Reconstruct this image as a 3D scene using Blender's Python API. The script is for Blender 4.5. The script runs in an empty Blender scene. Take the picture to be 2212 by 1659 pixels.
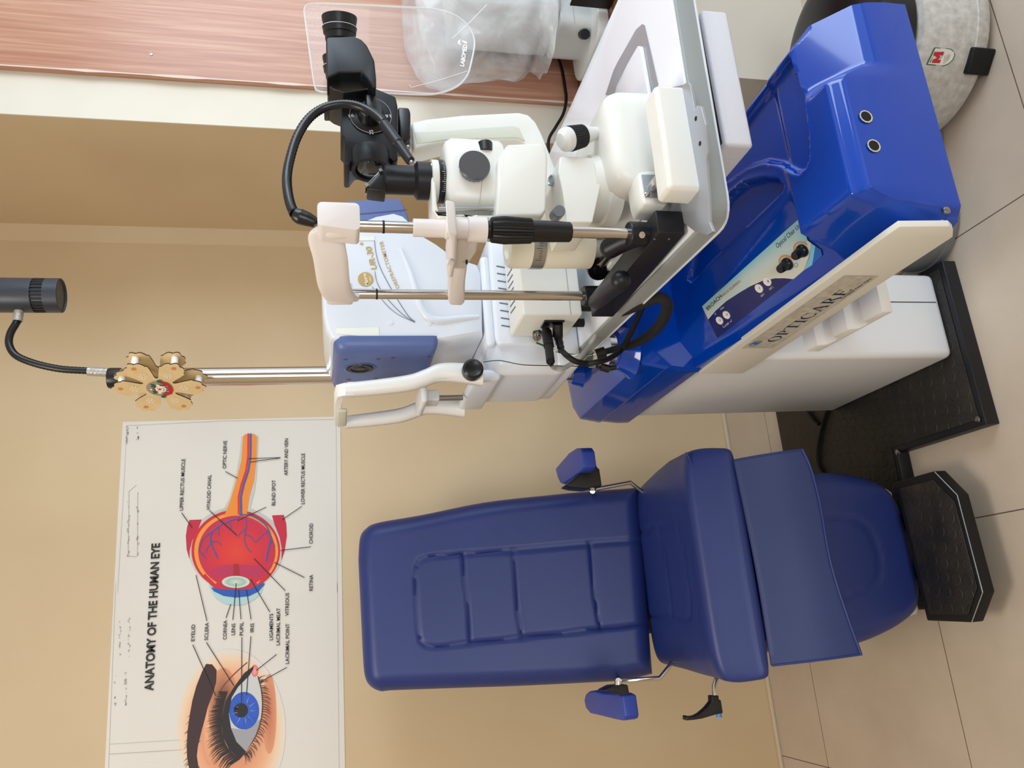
import bpy, bmesh, math, random
from mathutils import Vector, Matrix, geometry
random.seed(7)
C = bpy.context.scene.collection
scene = bpy.context.scene
PI = math.pi

# ---------------------------------------------------------------- camera, world, lights, exposure
FPX, PITCH, ROLL, YAW, HC = 1708.6, .225818, .016928, .301317, 1.45
O = Vector((0, 0, HC))
FW = Vector((math.sin(YAW)*math.cos(PITCH), math.cos(YAW)*math.cos(PITCH), -math.sin(PITCH)))
_R = Vector((math.cos(YAW), -math.sin(YAW), 0)); _D = FW.cross(_R)
RT = math.cos(ROLL)*_R + math.sin(ROLL)*_D
DN = -math.sin(ROLL)*_R + math.cos(ROLL)*_D
cam = bpy.data.cameras.new('camera'); co = bpy.data.objects.new('camera', cam); C.objects.link(co)
cam.sensor_fit = 'HORIZONTAL'; cam.sensor_width = 36; cam.lens = FPX*36/2212
cam.clip_start = .02
# the phone was held sideways: picture right is world down, picture up is world right
xr, yu, zb = DN, RT, -FW
M = Matrix((xr, yu, zb)).transposed().to_4x4(); M.translation = O
co.matrix_world = M
scene.camera = co
w = bpy.data.worlds.new('world'); scene.world = w; w.use_nodes = True
w.node_tree.nodes['Background'].inputs[0].default_value = (.80, .90, 1.0, 1)
w.node_tree.nodes['Background'].inputs[1].default_value = 1.2
def area(name, loc, target, sx, sy, power, col):
    l = bpy.data.lights.new(name, 'AREA'); l.shape = 'RECTANGLE'; l.size = sx; l.size_y = sy
    l.energy = power; l.color = col
    o = bpy.data.objects.new(name, l); C.objects.link(o); o.location = loc
    o.rotation_euler = (Vector(target)-Vector(loc)).to_track_quat('-Z', 'Y').to_euler(); return o
area('window_daylight', (2.7, -.3, 1.9), (.9, 1.5, .9), 1.5, 1.4, 44, (.74, .87, 1.0))
area('ceiling_panel_light', (-.5, .9, 2.95), (-.45, 1.0, 0), .9, .9, 30, (1.0, .93, .84))
area('rear_window_daylight', (-.8, -2.9, 1.8), (.0, 1.6, .8), 1.6, 1.2, 40, (.90, .95, 1.0))
scene.view_settings.view_transform = 'Standard'; scene.view_settings.look = 'None'
scene.view_settings.gamma = 1; scene.view_settings.use_curve_mapping = False
scene.view_settings.exposure = 0.08

# ---------------------------------------------------------------- helpers
def ray(x, y):
    return FW + RT*((1659-y)-829.5)/FPX + DN*(x-1106)/FPX
def P(x, y, ax, val):
    d = ray(x, y); i = 'xyz'.index(ax); return O + d*((val-O[i])/d[i])
def PN(x, y, p0, n):
    d = ray(x, y); n = Vector(n); return O + d*((Vector(p0)-O).dot(n)/d.dot(n))
V = Vector
def srgb(c):
    return tuple(((v/255)/12.92 if v/255 <= .04045 else ((v/255+.055)/1.055)**2.4) for v in c)
MATS = {}
def mat(name, rgb=(200,200,200), rough=.5, metal=0., bump=0., bscale=60., mottle=0., mscale=6., coat=0., trans=0., alpha=1., spec=.5, emit=0, rgb2=None):
    if name in MATS: return MATS[name]
    m = bpy.data.materials.new(name); m.use_nodes = True; nt = m.node_tree; b = nt.nodes['Principled BSDF']
    c = srgb(rgb)+(1,)
    b.inputs['Base Color'].default_value = c; b.inputs['Roughness'].default_value = rough; b.inputs['Metallic'].default_value = metal
    b.inputs['Coat Weight'].default_value = coat; b.inputs['Coat Roughness'].default_value = .04
    b.inputs['Transmission Weight'].default_value = trans; b.inputs['Alpha'].default_value = alpha
    b.inputs['Specular IOR Level'].default_value = spec
    tc = nt.nodes.new('ShaderNodeTexCoord')
    if mottle > 0:
        n = nt.nodes.new('ShaderNodeTexNoise'); n.inputs['Scale'].default_value = mscale; n.inputs['Detail'].default_value = 6
        nt.links.new(tc.outputs['Object'], n.inputs['Vector'])
        r = nt.nodes.new('ShaderNodeValToRGB'); r.color_ramp.elements[0].position = .3; r.color_ramp.elements[1].position = .7
        d = srgb(rgb2) if rgb2 else tuple(v*(1-mottle) for v in c[:3])
        r.color_ramp.elements[0].color = tuple(d)+(1,); r.color_ramp.elements[1].color = c
        nt.links.new(n.outputs['Fac'], r.inputs['Fac']); nt.links.new(r.outputs['Color'], b.inputs['Base Color'])
    if bump > 0:
        n = nt.nodes.new('ShaderNodeTexNoise'); n.inputs['Scale'].default_value = bscale; n.inputs['Detail'].default_value = 4
        nt.links.new(tc.outputs['Object'], n.inputs['Vector'])
        bp = nt.nodes.new('ShaderNodeBump'); bp.inputs['Strength'].default_value = bump; bp.inputs['Distance'].default_value = .002
        nt.links.new(n.outputs['Fac'], bp.inputs['Height']); nt.links.new(bp.outputs['Normal'], b.inputs['Normal'])
    MATS[name] = m; return m
def attrmat(name, rough=.5):
    if name in MATS: return MATS[name]
    m = bpy.data.materials.new(name); m.use_nodes = True; nt = m.node_tree; b = nt.nodes['Principled BSDF']
    a = nt.nodes.new('ShaderNodeAttribute'); a.attribute_name = 'Col'; nt.links.new(a.outputs['Color'], b.inputs['Base Color'])
    b.inputs['Roughness'].default_value = rough; MATS[name] = m; return m

def finish(name, bm, m, parent=None, smooth=35, recalc=True):
    me = bpy.data.meshes.new(name)
    if recalc: bmesh.ops.recalc_face_normals(bm, faces=bm.faces)
    bm.to_mesh(me); bm.free()
    for mm in (m if isinstance(m, (list, tuple)) else [m]): me.materials.append(mm)
    if smooth:
        me.shade_smooth(); me.set_sharp_from_angle(angle=math.radians(smooth))
    o = bpy.data.objects.new(name, me); C.objects.link(o)
    if parent is not None:
        o.parent = parent; o.matrix_parent_inverse = parent.matrix_world.inverted() if parent.type != 'EMPTY' else Matrix.Translation(-parent.location)
        if parent.type != 'EMPTY': o.matrix_parent_inverse = Matrix.Identity(4)
    return o
def tag(o, label, cat, group=None):
    o['label'] = label; o['category'] = cat
    if group: o['group'] = group
    return o
def thing(name, label, cat, loc, group=None):
    o = bpy.data.objects.new(name, None); C.objects.link(o); o.location = loc; o.empty_display_size = .05
    return tag(o, label, cat, group)
def struct(name, bm, m, smooth=0):
    o = finish(name, bm, m, None, smooth); o['kind'] = 'structure'; return o
def lab(o, s): o['label'] = s; return o

def box(bm, lo, hi, bev=0., seg=3, rot=None, mi=0):
    r = bmesh.ops.create_cube(bm, size=1); vs = r['verts']
    lo = V(lo); hi = V(hi); c = (lo+hi)/2; s = hi-lo
    for v in vs: v.co = V((v.co.x*s.x, v.co.y*s.y, v.co.z*s.z))
    fs = list({f for v in vs for f in v.link_faces})
    if bev > 0:
        es = list({e for v in vs for e in v.link_edges})
        rr = bmesh.ops.bevel(bm, geom=es+vs, offset=bev, segments=seg, affect='EDGES', profile=.5, clamp_overlap=True)
        vs = list({v for f in rr['faces'] for v in f.verts} | {v for v in vs if v.is_valid})
    for v in vs:
        if rot is not None: v.co = rot @ v.co
        v.co += c
    for v in vs:
        for f in v.link_faces: f.material_index = mi
    return vs
def prism(bm, pts, ext, bev=0., seg=3, mi=0, edges='all'):
    """polygon (3-D points, planar) swept along ext"""
    ext = V(ext); a = [bm.verts.new(V(p)) for p in pts]; b = [bm.verts.new(V(p)+ext) for p in pts]
    n = len(a); fs = [bm.faces.new(a), bm.faces.new(list(reversed(b)))]
    for i in range(n): fs.append(bm.faces.new((a[i], b[i], b[(i+1) % n], a[(i+1) % n])))
    for f in fs: f.material_index = mi
    if bev > 0:
        if edges == 'all': es = list({e for f in fs for e in f.edges})
        else: es = list({e for e in fs[0].edges} | {e for e in fs[1].edges})
        bmesh.ops.recalc_face_normals(bm, faces=fs)
        rr = bmesh.ops.bevel(bm, geom=es, offset=bev, segments=seg, affect='EDGES', profile=.5, clamp_overlap=True)
        for f in rr['faces']: f.material_index = mi
def frame(d):
    d = V(d).normalized(); a = V((0, 0, 1)) if abs(d.z) < .9 else V((1, 0, 0))
    x = a.cross(d).normalized(); y = d.cross(x); return x, y, d
def lathe(bm, base, axis, prof, seg=40, mi=0, cap=True, ridge=None):
    """prof: (distance along axis, radius); ridge=(i0,i1,count,depth) grooves"""
    x, y, d = frame(axis); base = V(base); rings = []
    for k, (t, r) in enumerate(prof):
        ring = []
        for i in range(seg):
            a = 2*PI*i/seg; rr = r
            if ridge and ridge[0] <= k <= ridge[1] and i % 2: rr = r-ridge[2]
            ring.append(bm.verts.new(base+d*t+(x*math.cos(a)+y*math.sin(a))*rr))
        rings.append(ring)
    for k in range(len(rings)-1):
        for i in range(seg):
            j = (i+1) % seg; f = bm.faces.new((rings[k][i], rings[k][j], rings[k+1][j], rings[k+1][i])); f.material_index = mi
    if cap:
        for rg in (list(reversed(rings[0])), rings[-1]):
            f = bm.faces.new(rg); f.material_index = mi
def smoothpath(pts, n=8):
    pts = [V(p) for p in pts]; out = []
    for i in range(len(pts)-1):
        p0 = pts[max(i-1, 0)]; p1 = pts[i]; p2 = pts[i+1]; p3 = pts[min(i+2, len(pts)-1)]
        for k in range(n):
            t = k/n; out.append(.5*((2*p1)+(p2-p0)*t+(2*p0-5*p1+4*p2-p3)*t*t+(3*p1-p0-3*p2+p3)*t**3))
    out.append(pts[-1]); return out
def tube(bm, pts, r, seg=12, n=8, mi=0, smooth=True, ridged=0., flat=None):
    """r: float or list per control point; flat=(rx,ry)"""
    cp = pts
    path = smoothpath(pts, n) if smooth else [V(p) for p in pts]
    m = len(path); rings = []; x = None
    for i, p in enumerate(path):
        d = (path[min(i+1, m-1)]-path[max(i-1, 0)]).normalized()
        if x is None: x, y, _ = frame(d)
        else:
            x = (x-d*x.dot(d)).normalized(); y = d.cross(x)
        if isinstance(r, (list, tuple)):
            t = i/(m-1)*(len(cp)-1); k = min(int(t), len(cp)-2); rr = r[k]+(r[k+1]-r[k])*(t-k)
        else: rr = r
        if ridged and i % 2: rr *= 1-ridged
        fx, fy = flat if flat else (1, 1)
        rings.append([bm.verts.new(p+x*math.cos(2*PI*q/seg)*rr*fx+y*math.sin(2*PI*q/seg)*rr*fy) for q in range(seg)])
    for a, b in zip(rings, rings[1:]):
        for q in range(seg):
            f = bm.faces.new((a[q], a[(q+1) % seg], b[(q+1) % seg], b[q])); f.material_index = mi
    for rg in (list(reversed(rings[0])), rings[-1]): bm.faces.new(rg).material_index = mi
def sweep(bm, secs, mi=0, cap=True):
    """secs: list of rings with the same count"""
    R = [[bm.verts.new(V(p)) for p in s] for s in secs]; n = len(R[0])
    for a, b in zip(R, R[1:]):
        for q in range(n):
            bm.faces.new((a[q], a[(q+1) % n], b[(q+1) % n], b[q])).material_index = mi
    if cap:
        for rg in (list(reversed(R[0])), R[-1]): bm.faces.new(rg).material_index = mi
def B(): return bmesh.new()
def mk(name, m, parent, fn, smooth=35):
    bm = B(); fn(bm); return finish(name, bm, m, parent, smooth)
def mbox(name, m, parent, lo, hi, bev=.002, seg=3, rot=None):
    bm = B(); box(bm, lo, hi, bev, seg, rot); return finish(name, bm, m, parent)
def mprism(name, m, parent, pts, ext, bev=.002, seg=3, edges='all'):
    bm = B(); prism(bm, pts, ext, bev, seg, 0, edges); return finish(name, bm, m, parent)
def mlathe(name, m, parent, base, axis, prof, seg=40, ridge=None):
    bm = B(); lathe(bm, base, axis, prof, seg, 0, True, ridge); return finish(name, bm, m, parent)
def mtube(name, m, parent, pts, r, seg=12, n=8, **k):
    bm = B(); tube(bm, pts, r, seg, n, **k); return finish(name, bm, m, parent, 60)
def flatpoly(bm, pts, mi=0):
    """fill a (possibly concave) planar outline"""
    pts = [V(p) for p in pts]; tris = geometry.tessellate_polygon([pts]); vs = [bm.verts.new(p) for p in pts]
    for t in tris:
        try: bm.faces.new([vs[i] for i in t]).material_index = mi
        except ValueError: pass
def text_mesh(bm, s, a, b, up, h, nrm, off=.0004, bold=0., mi=0, shear=0., depth=0.0):
    """text from baseline start a to baseline end b, cap height h"""
    cu = bpy.data.curves.new('t', 'FONT'); cu.body = s; cu.size = 1; cu.offset = bold; cu.resolution_u = 3
    ob = bpy.data.objects.new('t', cu); C.objects.link(ob); bpy.context.view_layer.update()
    me = bpy.data.meshes.new_from_object(ob.evaluated_get(bpy.context.evaluated_depsgraph_get()))
    bpy.data.objects.remove(ob); bpy.data.curves.remove(cu)
    if not me.vertices: return
    x0 = min(v.co.x for v in me.vertices); x1 = max(v.co.x for v in me.vertices)
    capH = .7
    a = V(a); b = V(b); ex = (b-a)/(x1-x0); n = V(nrm).normalized()
    up = V(up)-ex.normalized()*V(up).dot(ex.normalized()) if shear == 0 else V(up)
    up = (up-n*up.dot(n)).normalized(); ey = up*(h/capH) + ex.normalized()*shear*(h/capH)
    vs = [bm.verts.new(a+ex*(v.co.x-x0)+ey*v.co.y+n*off) for v in me.vertices]
    for p in me.polygons:
        try: bm.faces.new([vs[i] for i in p.vertices]).material_index = mi
        except ValueError: pass
    bpy.data.meshes.remove(me)
def text_bend(bm, s, path, h, nrm, bold=0., mi=0, flip=1):
    cu = bpy.data.curves.new('t', 'FONT'); cu.body = s; cu.size = 1; cu.offset = bold; cu.resolution_u = 3; cu.space_character = 1.12
    ob = bpy.data.objects.new('t', cu); C.objects.link(ob); bpy.context.view_layer.update()
    me = bpy.data.meshes.new_from_object(ob.evaluated_get(bpy.context.evaluated_depsgraph_get()))
    bpy.data.objects.remove(ob); bpy.data.curves.remove(cu)
    x0 = min(v.co.x for v in me.vertices); x1 = max(v.co.x for v in me.vertices); L = [0]; n = V(nrm)
    for a, b in zip(path, path[1:]): L.append(L[-1]+(b-a).length)
    def at(t):
        for i in range(len(path)-1):
            if L[i+1] >= t or i == len(path)-2: return path[i].lerp(path[i+1], (t-L[i])/(L[i+1]-L[i])), (path[i+1]-path[i]).normalized()
    vs = []
    for v in me.vertices:
        p, e = at((v.co.x-x0)/(x1-x0)*L[-1]); u = n.cross(e)*flip; vs.append(bm.verts.new(p+u*v.co.y*h/.7))
    for p in me.polygons:
        try: bm.faces.new([vs[i] for i in p.vertices]).material_index = mi
        except ValueError: pass
    bpy.data.meshes.remove(me)
def strip(bm, a, b, w, nrm, mi=0):
    a = V(a); b = V(b); s = (b-a).cross(V(nrm)).normalized()*w/2
    bm.faces.new([bm.verts.new(p) for p in (a-s, b-s, b+s, a+s)]).material_index = mi
def polyline(bm, pts, w, nrm, mi=0, off=0.):
    n = V(nrm).normalized(); pts = [V(p)+n*off for p in pts]; L = []; R = []
    for i, p in enumerate(pts):
        d = (pts[min(i+1, len(pts)-1)]-pts[max(i-1, 0)]); s = d.cross(n).normalized()
        ww = w[i] if isinstance(w, (list, tuple)) else w
        L.append(bm.verts.new(p-s*ww/2)); R.append(bm.verts.new(p+s*ww/2))
    for i in range(len(pts)-1): bm.faces.new((L[i], L[i+1], R[i+1], R[i])).material_index = mi
def segdist(px, py, pts):
    best = 9.
    for (ax, ay), (bx, by) in zip(pts, pts[1:]):
        dx, dy = bx-ax, by-ay; L = dx*dx+dy*dy
        t = 0 if L == 0 else max(0, min(1, ((px-ax)*dx+(py-ay)*dy)/L))
        d = math.hypot(px-ax-dx*t, py-ay-dy*t)
        if d < best: best = d
    return best
def inside(px, py, poly):
    c = False; j = len(poly)-1
    for i in range(len(poly)):
        xi, yi = poly[i]; xj, yj = poly[j]
        if (yi > py) != (yj > py) and px < (xj-xi)*(py-yi)/(yj-yi)+xi: c = not c
        j = i
    return c
def sstep(a, b, x):
    t = max(0., min(1., (x-a)/(b-a))); return t*t*(3-2*t)

# ---------------------------------------------------------------- materials
def wallmat():
    m = mat('beige_paint', (213,191,156), .62, bump=.10, bscale=90, mottle=.10, mscale=1.6, rgb2=(205,181,144)); return m
def tilemat():
    m = bpy.data.materials.new('floor_tile'); m.use_nodes = True; nt = m.node_tree; N = nt.nodes; L = nt.links; b = N['Principled BSDF']
    geo = N.new('ShaderNodeNewGeometry'); sep = N.new('ShaderNodeSeparateXYZ'); L.new(geo.outputs['Position'], sep.inputs[0])
    def grid(out, off, per):
        a = N.new('ShaderNodeMath'); a.operation = 'SUBTRACT'; L.new(out, a.inputs[0]); a.inputs[1].default_value = off
        d = N.new('ShaderNodeMath'); d.operation = 'DIVIDE'; L.new(a.outputs[0], d.inputs[0]); d.inputs[1].default_value = per
        p = N.new('ShaderNodeMath'); p.operation = 'PINGPONG'; L.new(d.outputs[0], p.inputs[0]); p.inputs[1].default_value = .5
        g = N.new('ShaderNodeMath'); g.operation = 'LESS_THAN'; L.new(p.outputs[0], g.inputs[0]); g.inputs[1].default_value = .0022
        return g
    gx = grid(sep.outputs[0], .145, .639); gy = grid(sep.outputs[1], 2.376, .606)
    mx = N.new('ShaderNodeMath'); mx.operation = 'MAXIMUM'; L.new(gx.outputs[0], mx.inputs[0]); L.new(gy.outputs[0], mx.inputs[1])
    n = N.new('ShaderNodeTexNoise'); n.inputs['Scale'].default_value = 2.2; n.inputs['Detail'].default_value = 9; n.inputs['Roughness'].default_value = .65
    L.new(geo.outputs['Position'], n.inputs['Vector'])
    r = N.new('ShaderNodeValToRGB'); r.color_ramp.elements[0].position = .3; r.color_ramp.elements[1].position = .75
    r.color_ramp.elements[0].color = srgb((188,172,154))+(1,); r.color_ramp.elements[1].color = srgb((206,192,174))+(1,)
    L.new(n.outputs['Fac'], r.inputs['Fac'])
    mix = N.new('ShaderNodeMixRGB'); L.new(mx.outputs[0], mix.inputs[0]); L.new(r.outputs[0], mix.inputs[1]); mix.inputs[2].default_value = srgb((104,86,70))+(1,)
    L.new(mix.outputs[0], b.inputs['Base Color']); b.inputs['Roughness'].default_value = .38
    return m
def woodmat(name, axis, c1, c2, c3, rough=.35):
    m = bpy.data.materials.new(name); m.use_nodes = True; nt = m.node_tree; N = nt.nodes; L = nt.links; b = N['Principled BSDF']
    geo = N.new('ShaderNodeNewGeometry'); mp = N.new('ShaderNodeMapping'); L.new(geo.outputs['Position'], mp.inputs[0])
    s = [34, 34, 34]; s[axis] = 1.1; mp.inputs['Scale'].default_value = s
    n = N.new('ShaderNodeTexNoise'); n.inputs['Scale'].default_value = 2.4; n.inputs['Detail'].default_value = 8; n.inputs['Distortion'].default_value = .6
    L.new(mp.outputs[0], n.inputs['Vector'])
    r = N.new('ShaderNodeValToRGB'); e = r.color_ramp.elements; e[0].position = .3; e[0].color = srgb(c1)+(1,); e[1].position = .68; e[1].color = srgb(c3)+(1,)
    k = e.new(.5); k.color = srgb(c2)+(1,)
    L.new(n.outputs['Fac'], r.inputs['Fac']); L.new(r.outputs[0], b.inputs['Base Color']); b.inputs['Roughness'].default_value = rough
    return m
def studmat(name, base, hi, scale, axes=(0, 1)):
    m = bpy.data.materials.new(name); m.use_nodes = True; nt = m.node_tree; N = nt.nodes; L = nt.links; b = N['Principled BSDF']
    geo = N.new('ShaderNodeNewGeometry'); mp = N.new('ShaderNodeMapping'); L.new(geo.outputs['Position'], mp.inputs[0])
    mp.inputs['Scale'].default_value = (scale, scale, 0); mp.inputs['Rotation'].default_value = (0, 0, .18)
    vo = N.new('ShaderNodeTexVoronoi'); vo.inputs['Scale'].default_value = 1; vo.inputs['Randomness'].default_value = 0.12
    L.new(mp.outputs[0], vo.inputs['Vector'])
    ring = N.new('ShaderNodeValToRGB'); ring.color_ramp.interpolation = 'LINEAR'; e = ring.color_ramp.elements
    e[0].position = .30; e[0].color = (.7,.7,.7,1); e[1].position = .42; e[1].color = (0,0,0,1); k = e.new(.36); k.color = (1,1,1,1)
    L.new(vo.outputs['Distance'], ring.inputs['Fac'])
    bp = N.new('ShaderNodeBump'); bp.inputs['Strength'].default_value = .6; bp.inputs['Distance'].default_value = .0015
    L.new(ring.outputs[0], bp.inputs['Height']); L.new(bp.outputs[0], b.inputs['Normal'])
    n = N.new('ShaderNodeTexNoise'); n.inputs['Scale'].default_value = 9; n.inputs['Detail'].default_value = 6; L.new(geo.outputs['Position'], n.inputs['Vector'])
    r = N.new('ShaderNodeValToRGB'); r.color_ramp.elements[0].position = .42; r.color_ramp.elements[1].position = .8
    r.color_ramp.elements[0].color = srgb(base)+(1,); r.color_ramp.elements[1].color = srgb(hi)+(1,)
    L.new(n.outputs['Fac'], r.inputs['Fac']); L.new(r.outputs[0], b.inputs['Base Color']); b.inputs['Roughness'].default_value = .5
    return m
WALL = wallmat(); TILE = tilemat()
CREAM = mat('cream_paint', (226,220,204), .6, bump=.12, bscale=40, mottle=.05)
WOODV = woodmat('wood_laminate', 2, (172,118,94), (186,136,110), (202,156,132))
WOODH = woodmat('wood_shelf_laminate', 0, (118,70,48), (134,84,60), (150,98,72))
WHITE = mat('white_plastic', (232,232,230), .32)
SLWHITE = mat('instrument_white', (230,229,222), .33)
ARWHITE = mat('glossy_white_plastic', (222,228,238), .22)
PINKWH = mat('pinkish_white_plastic', (224,217,214), .4)
ARBLUE = mat('slate_blue_plastic', (84,102,156), .38)
BLACK = mat('black_plastic', (12,13,16), .32)
BLACKM = mat('matte_black_metal', (16,18,24), .40, spec=.4)
RUBBER = mat('black_rubber', (14,14,15), .55, spec=.35)
CHROME = mat('brushed_steel', (205,200,196), .16, 1.)
SILVER = mat('silver_painted_metal', (168,172,180), .38, .5)
COVBLUE = mat('blue_gelcoat', (0,62,168), .12, coat=.5, spec=.35)
LEATHER = mat('navy_leatherette', (34,52,118), .42, bump=.08, bscale=420, mottle=.06, mscale=5)
LEATHER2 = mat('navy_flap_cloth', (38,54,108), .5, bump=.1, bscale=420)
PADBLUE = mat('blue_pad_leatherette', (38,62,156), .40)
POWDER = mat('white_powder_coat', (224,226,228), .42, bump=.05, bscale=300)
BAND = mat('offwhite_powder_coat', (222,220,210), .5, bump=.04, bscale=300)
STUD = studmat('studded_rubber', (16,16,16), (38,34,30), 27)
STUD2 = studmat('studded_rubber_step', (22,21,20), (58,50,43), 30)
INK = mat('black_ink', (18,18,20), .5)
NAVYINK = mat('navy_ink', (20,32,72), .5)
GOLD = mat('gold_print', (190,160,92), .4)
GLASS = mat('clear_acrylic', (240,246,250), .05, trans=1.0)
GLASS.node_tree.nodes['Principled BSDF'].inputs['IOR'].default_value = 1.25
LENS = mat('dark_lens_glass', (20,26,30), .03, coat=1.)
STEELD = mat('screw_steel', (150,150,150), .25, 1.)
GREYP = mat('grey_plastic', (110,114,122), .35)
HOLE = mat('dark_hole', (8,8,8), .8)
CORK = mat('plywood', (220,196,150), .6, mottle=.12, mscale=30, rgb2=(212,186,138))
BURNT = mat('burnt_plywood_edge', (62,36,26), .7)

# ---------------------------------------------------------------- the room
YW, YF, XC = 2.655, 2.015, 1.40      # poster wall, front face of the pier, left face of the pier
bm = B(); box(bm, (-2.6, -3.0, -.05), (3.2, 2.75, 0)); struct('floor', bm, TILE)
bm = B(); box(bm, (-2.6, YW, 0), (XC+.02, YW+.12, 3.0)); struct('wall_back', bm, WALL)
bm = B(); box(bm, (-2.6, YW-.014, 0), (XC, YW, .012), .003); struct('baseboard_back', bm, mat('skirting_beige', (206,190,166), .6), 30)
bm = B()
box(bm, (XC, YF+.004, 0), (XC+.6, YW+.12, 3.0)); struct('wall_right', bm, WALL)
bm = B(); prism(bm, [(XC-.045, YW, 0), (XC, YW, 0), (XC, YW-.035, 0)], (0, 0, 3.0)); struct('trim_1', bm, WALL, 0)
bm = B(); box(bm, (XC-.0005, YF, 0), (3.2, YF+.0045, 3.0)); struct('wall_front', bm, CREAM)
ux = P(1620,170,'y',1.75).x
bm = B(); box(bm, (ux, 1.75, 0), (3.2, YF-.0005, .634)); struct('wall_under_shelf', bm, mat('grey_beige_plaster', (204,196,182), .6, mottle=.06, mscale=3))
bm = B(); box(bm, (1.535, YF-.022, .672), (3.1, YF-.0005, 3.0), .001)
bm2 = B(); box(bm2, (-2.6, -3.0, 2.96), (3.2, 2.75, 3.04)); struct('ceiling', bm2, mat('ceiling_white', (236,232,224), .7))
bm2 = B(); box(bm2, (-2.7, -3.0, 0), (-2.6, 2.75, 3.0)); struct('wall_left', bm2, WALL)
bm2 = B(); box(bm2, (-2.6, -3.1, 0), (-1.9, -3.0, 3.0)); box(bm2, (.3, -3.1, 0), (3.2, -3.0, 3.0)); box(bm2, (-1.9, -3.1, 0), (.3, -3.0, 1.0)); box(bm2, (-1.9, -3.1, 2.5), (.3, -3.0, 3.0)); struct('wall_rear', bm2, WALL)
panel = thing('wood_wall_panel', 'pink-brown wood laminate panel standing behind the microscope and shelf', 'panel', (2.0, YF-.01, .67))
bm2 = bm; finish('board', bm2, WOODV, panel, 30)
def edge(bm):
    rr = random.Random(3); pts = []
    for i in range(60):
        z = .68+2.3*i/59; pts.append((V((1.534, YF-.0235, z)), .004+.006*max(0, math.sin(i*.9)+rr.random()-.7)))
    polyline(bm, [p for p, _ in pts], [q for _, q in pts], (0, -1, 0))
lab(mk('chipped_edge', mat('raw_plaster', (222,204,190), .8), panel, edge, 0), 'chipped pale edge')
for (x, y) in ((327, 118), (1033, 163)):
    p = P(x, y, 'y', YF-.022)
    mlathe('screw_head', STEELD if x < 500 else HOLE, panel, p+V((0, -.0005, 0)), (0, -1, 0), [(0, .004), (.0015, .0035)], 14)
shelf = mbox('wood_shelf', WOODH, None, (1.545, 1.50, .635), (3.1, YF-.024, .672), .002)
tag(shelf, 'brown wood laminate shelf below the wall panel, under the bagged device', 'shelf')

# ---------------------------------------------------------------- poster
YP = YW-.0019
PN_ = V((0, -1, 0))
def pp(x, y, k=0): return P(x, y, 'y', YP-.0016-.0004*k)
def cA(X, Y, k=0): return pp(200+X/3.814, 880+Y/3.814, k)
def cB(X, Y, k=0): return pp(200+X/3.814, 1259+Y/3.814, k)
poster = thing('poster', 'white wall poster showing the anatomy of the human eye', 'poster', pp(500, 1280))
mprism('paper', mat('poster_paper', (226,222,214), .5, bump=.06, bscale=8, mottle=.05, mscale=2.5), poster,
       [pp(*q)+V((0, .0014, 0)) for q in ((265,911),(735,899.5),(733.6,899.6),(738.8,1280),(745.4,1659),(752,2000),(209,2000),(226.2,1659),(245.5,1280))][0:1]
       + [pp(*q)+V((0, .0014, 0)) for q in ((735,899.5),(739,1280),(745.4,1659),(752,2000),(209,2000),(226.2,1659),(245.5,1280))], (0, .002, 0), 0)
# printed border line and tape remains
def prn(bm):
    for a, b in (((278,1035),(283,930)),):
        pass
    polyline(bm, [cA(262,560), cA(280,150), cA(1100,110), cA(2005,98)], .0012, PN_)
    polyline(bm, [cA(205,1526), cA(262,560)], .0012, PN_)
    polyline(bm, [cB(190,0), cB(130,1526)], .0012, PN_)
    polyline(bm, [cA(2005,98), cA(2010,800), cA(2015,1526)], .0012, PN_)
    polyline(bm, [cB(2015,0), cB(2030,1526)], .0012, PN_)
mk('border_line', mat('faint_grey_print', (196,192,184), .5), poster, prn, 0)
def tape(bm):
    r = random.Random(5)
    for f, (x0, y0, x1, y1) in ((cA, (295,700,372,1230)), (cA, (285,150,370,300)), (cB, (225,290,300,620)), (cB, (185,740,270,1010))):
        for k in range(34):
            side = r.random(); X = (x0 if side < .5 else x1)+r.uniform(-9, 9); Y = r.uniform(y0, y1)
            s = r.uniform(3, 9)
            flatpoly(bm, [f(X+s*math.cos(a)*r.uniform(.4, 1), Y+s*1.8*math.sin(a)*r.uniform(.4, 1), 1) for a in (0, 1.2, 2.4, 3.6, 4.9)])
    for a in ((290,700,360,640),(290,1225,360,1230),(300,700,292,1225),(372,700,368,1230)): strip(bm, cA(a[0],a[1],1), cA(a[2],a[3],1), .0012, PN_)
    strip(bm, cB(135,1412,1), cB(735,1376,1), .0010, PN_); strip(bm, cB(140,1330,1), cB(715,1295,1), .0007, PN_)
lab(mk('tape_residue', mat('tape_dirt', (176,168,156), .7), poster, tape, 0), 'dirty tape residue')
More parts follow.
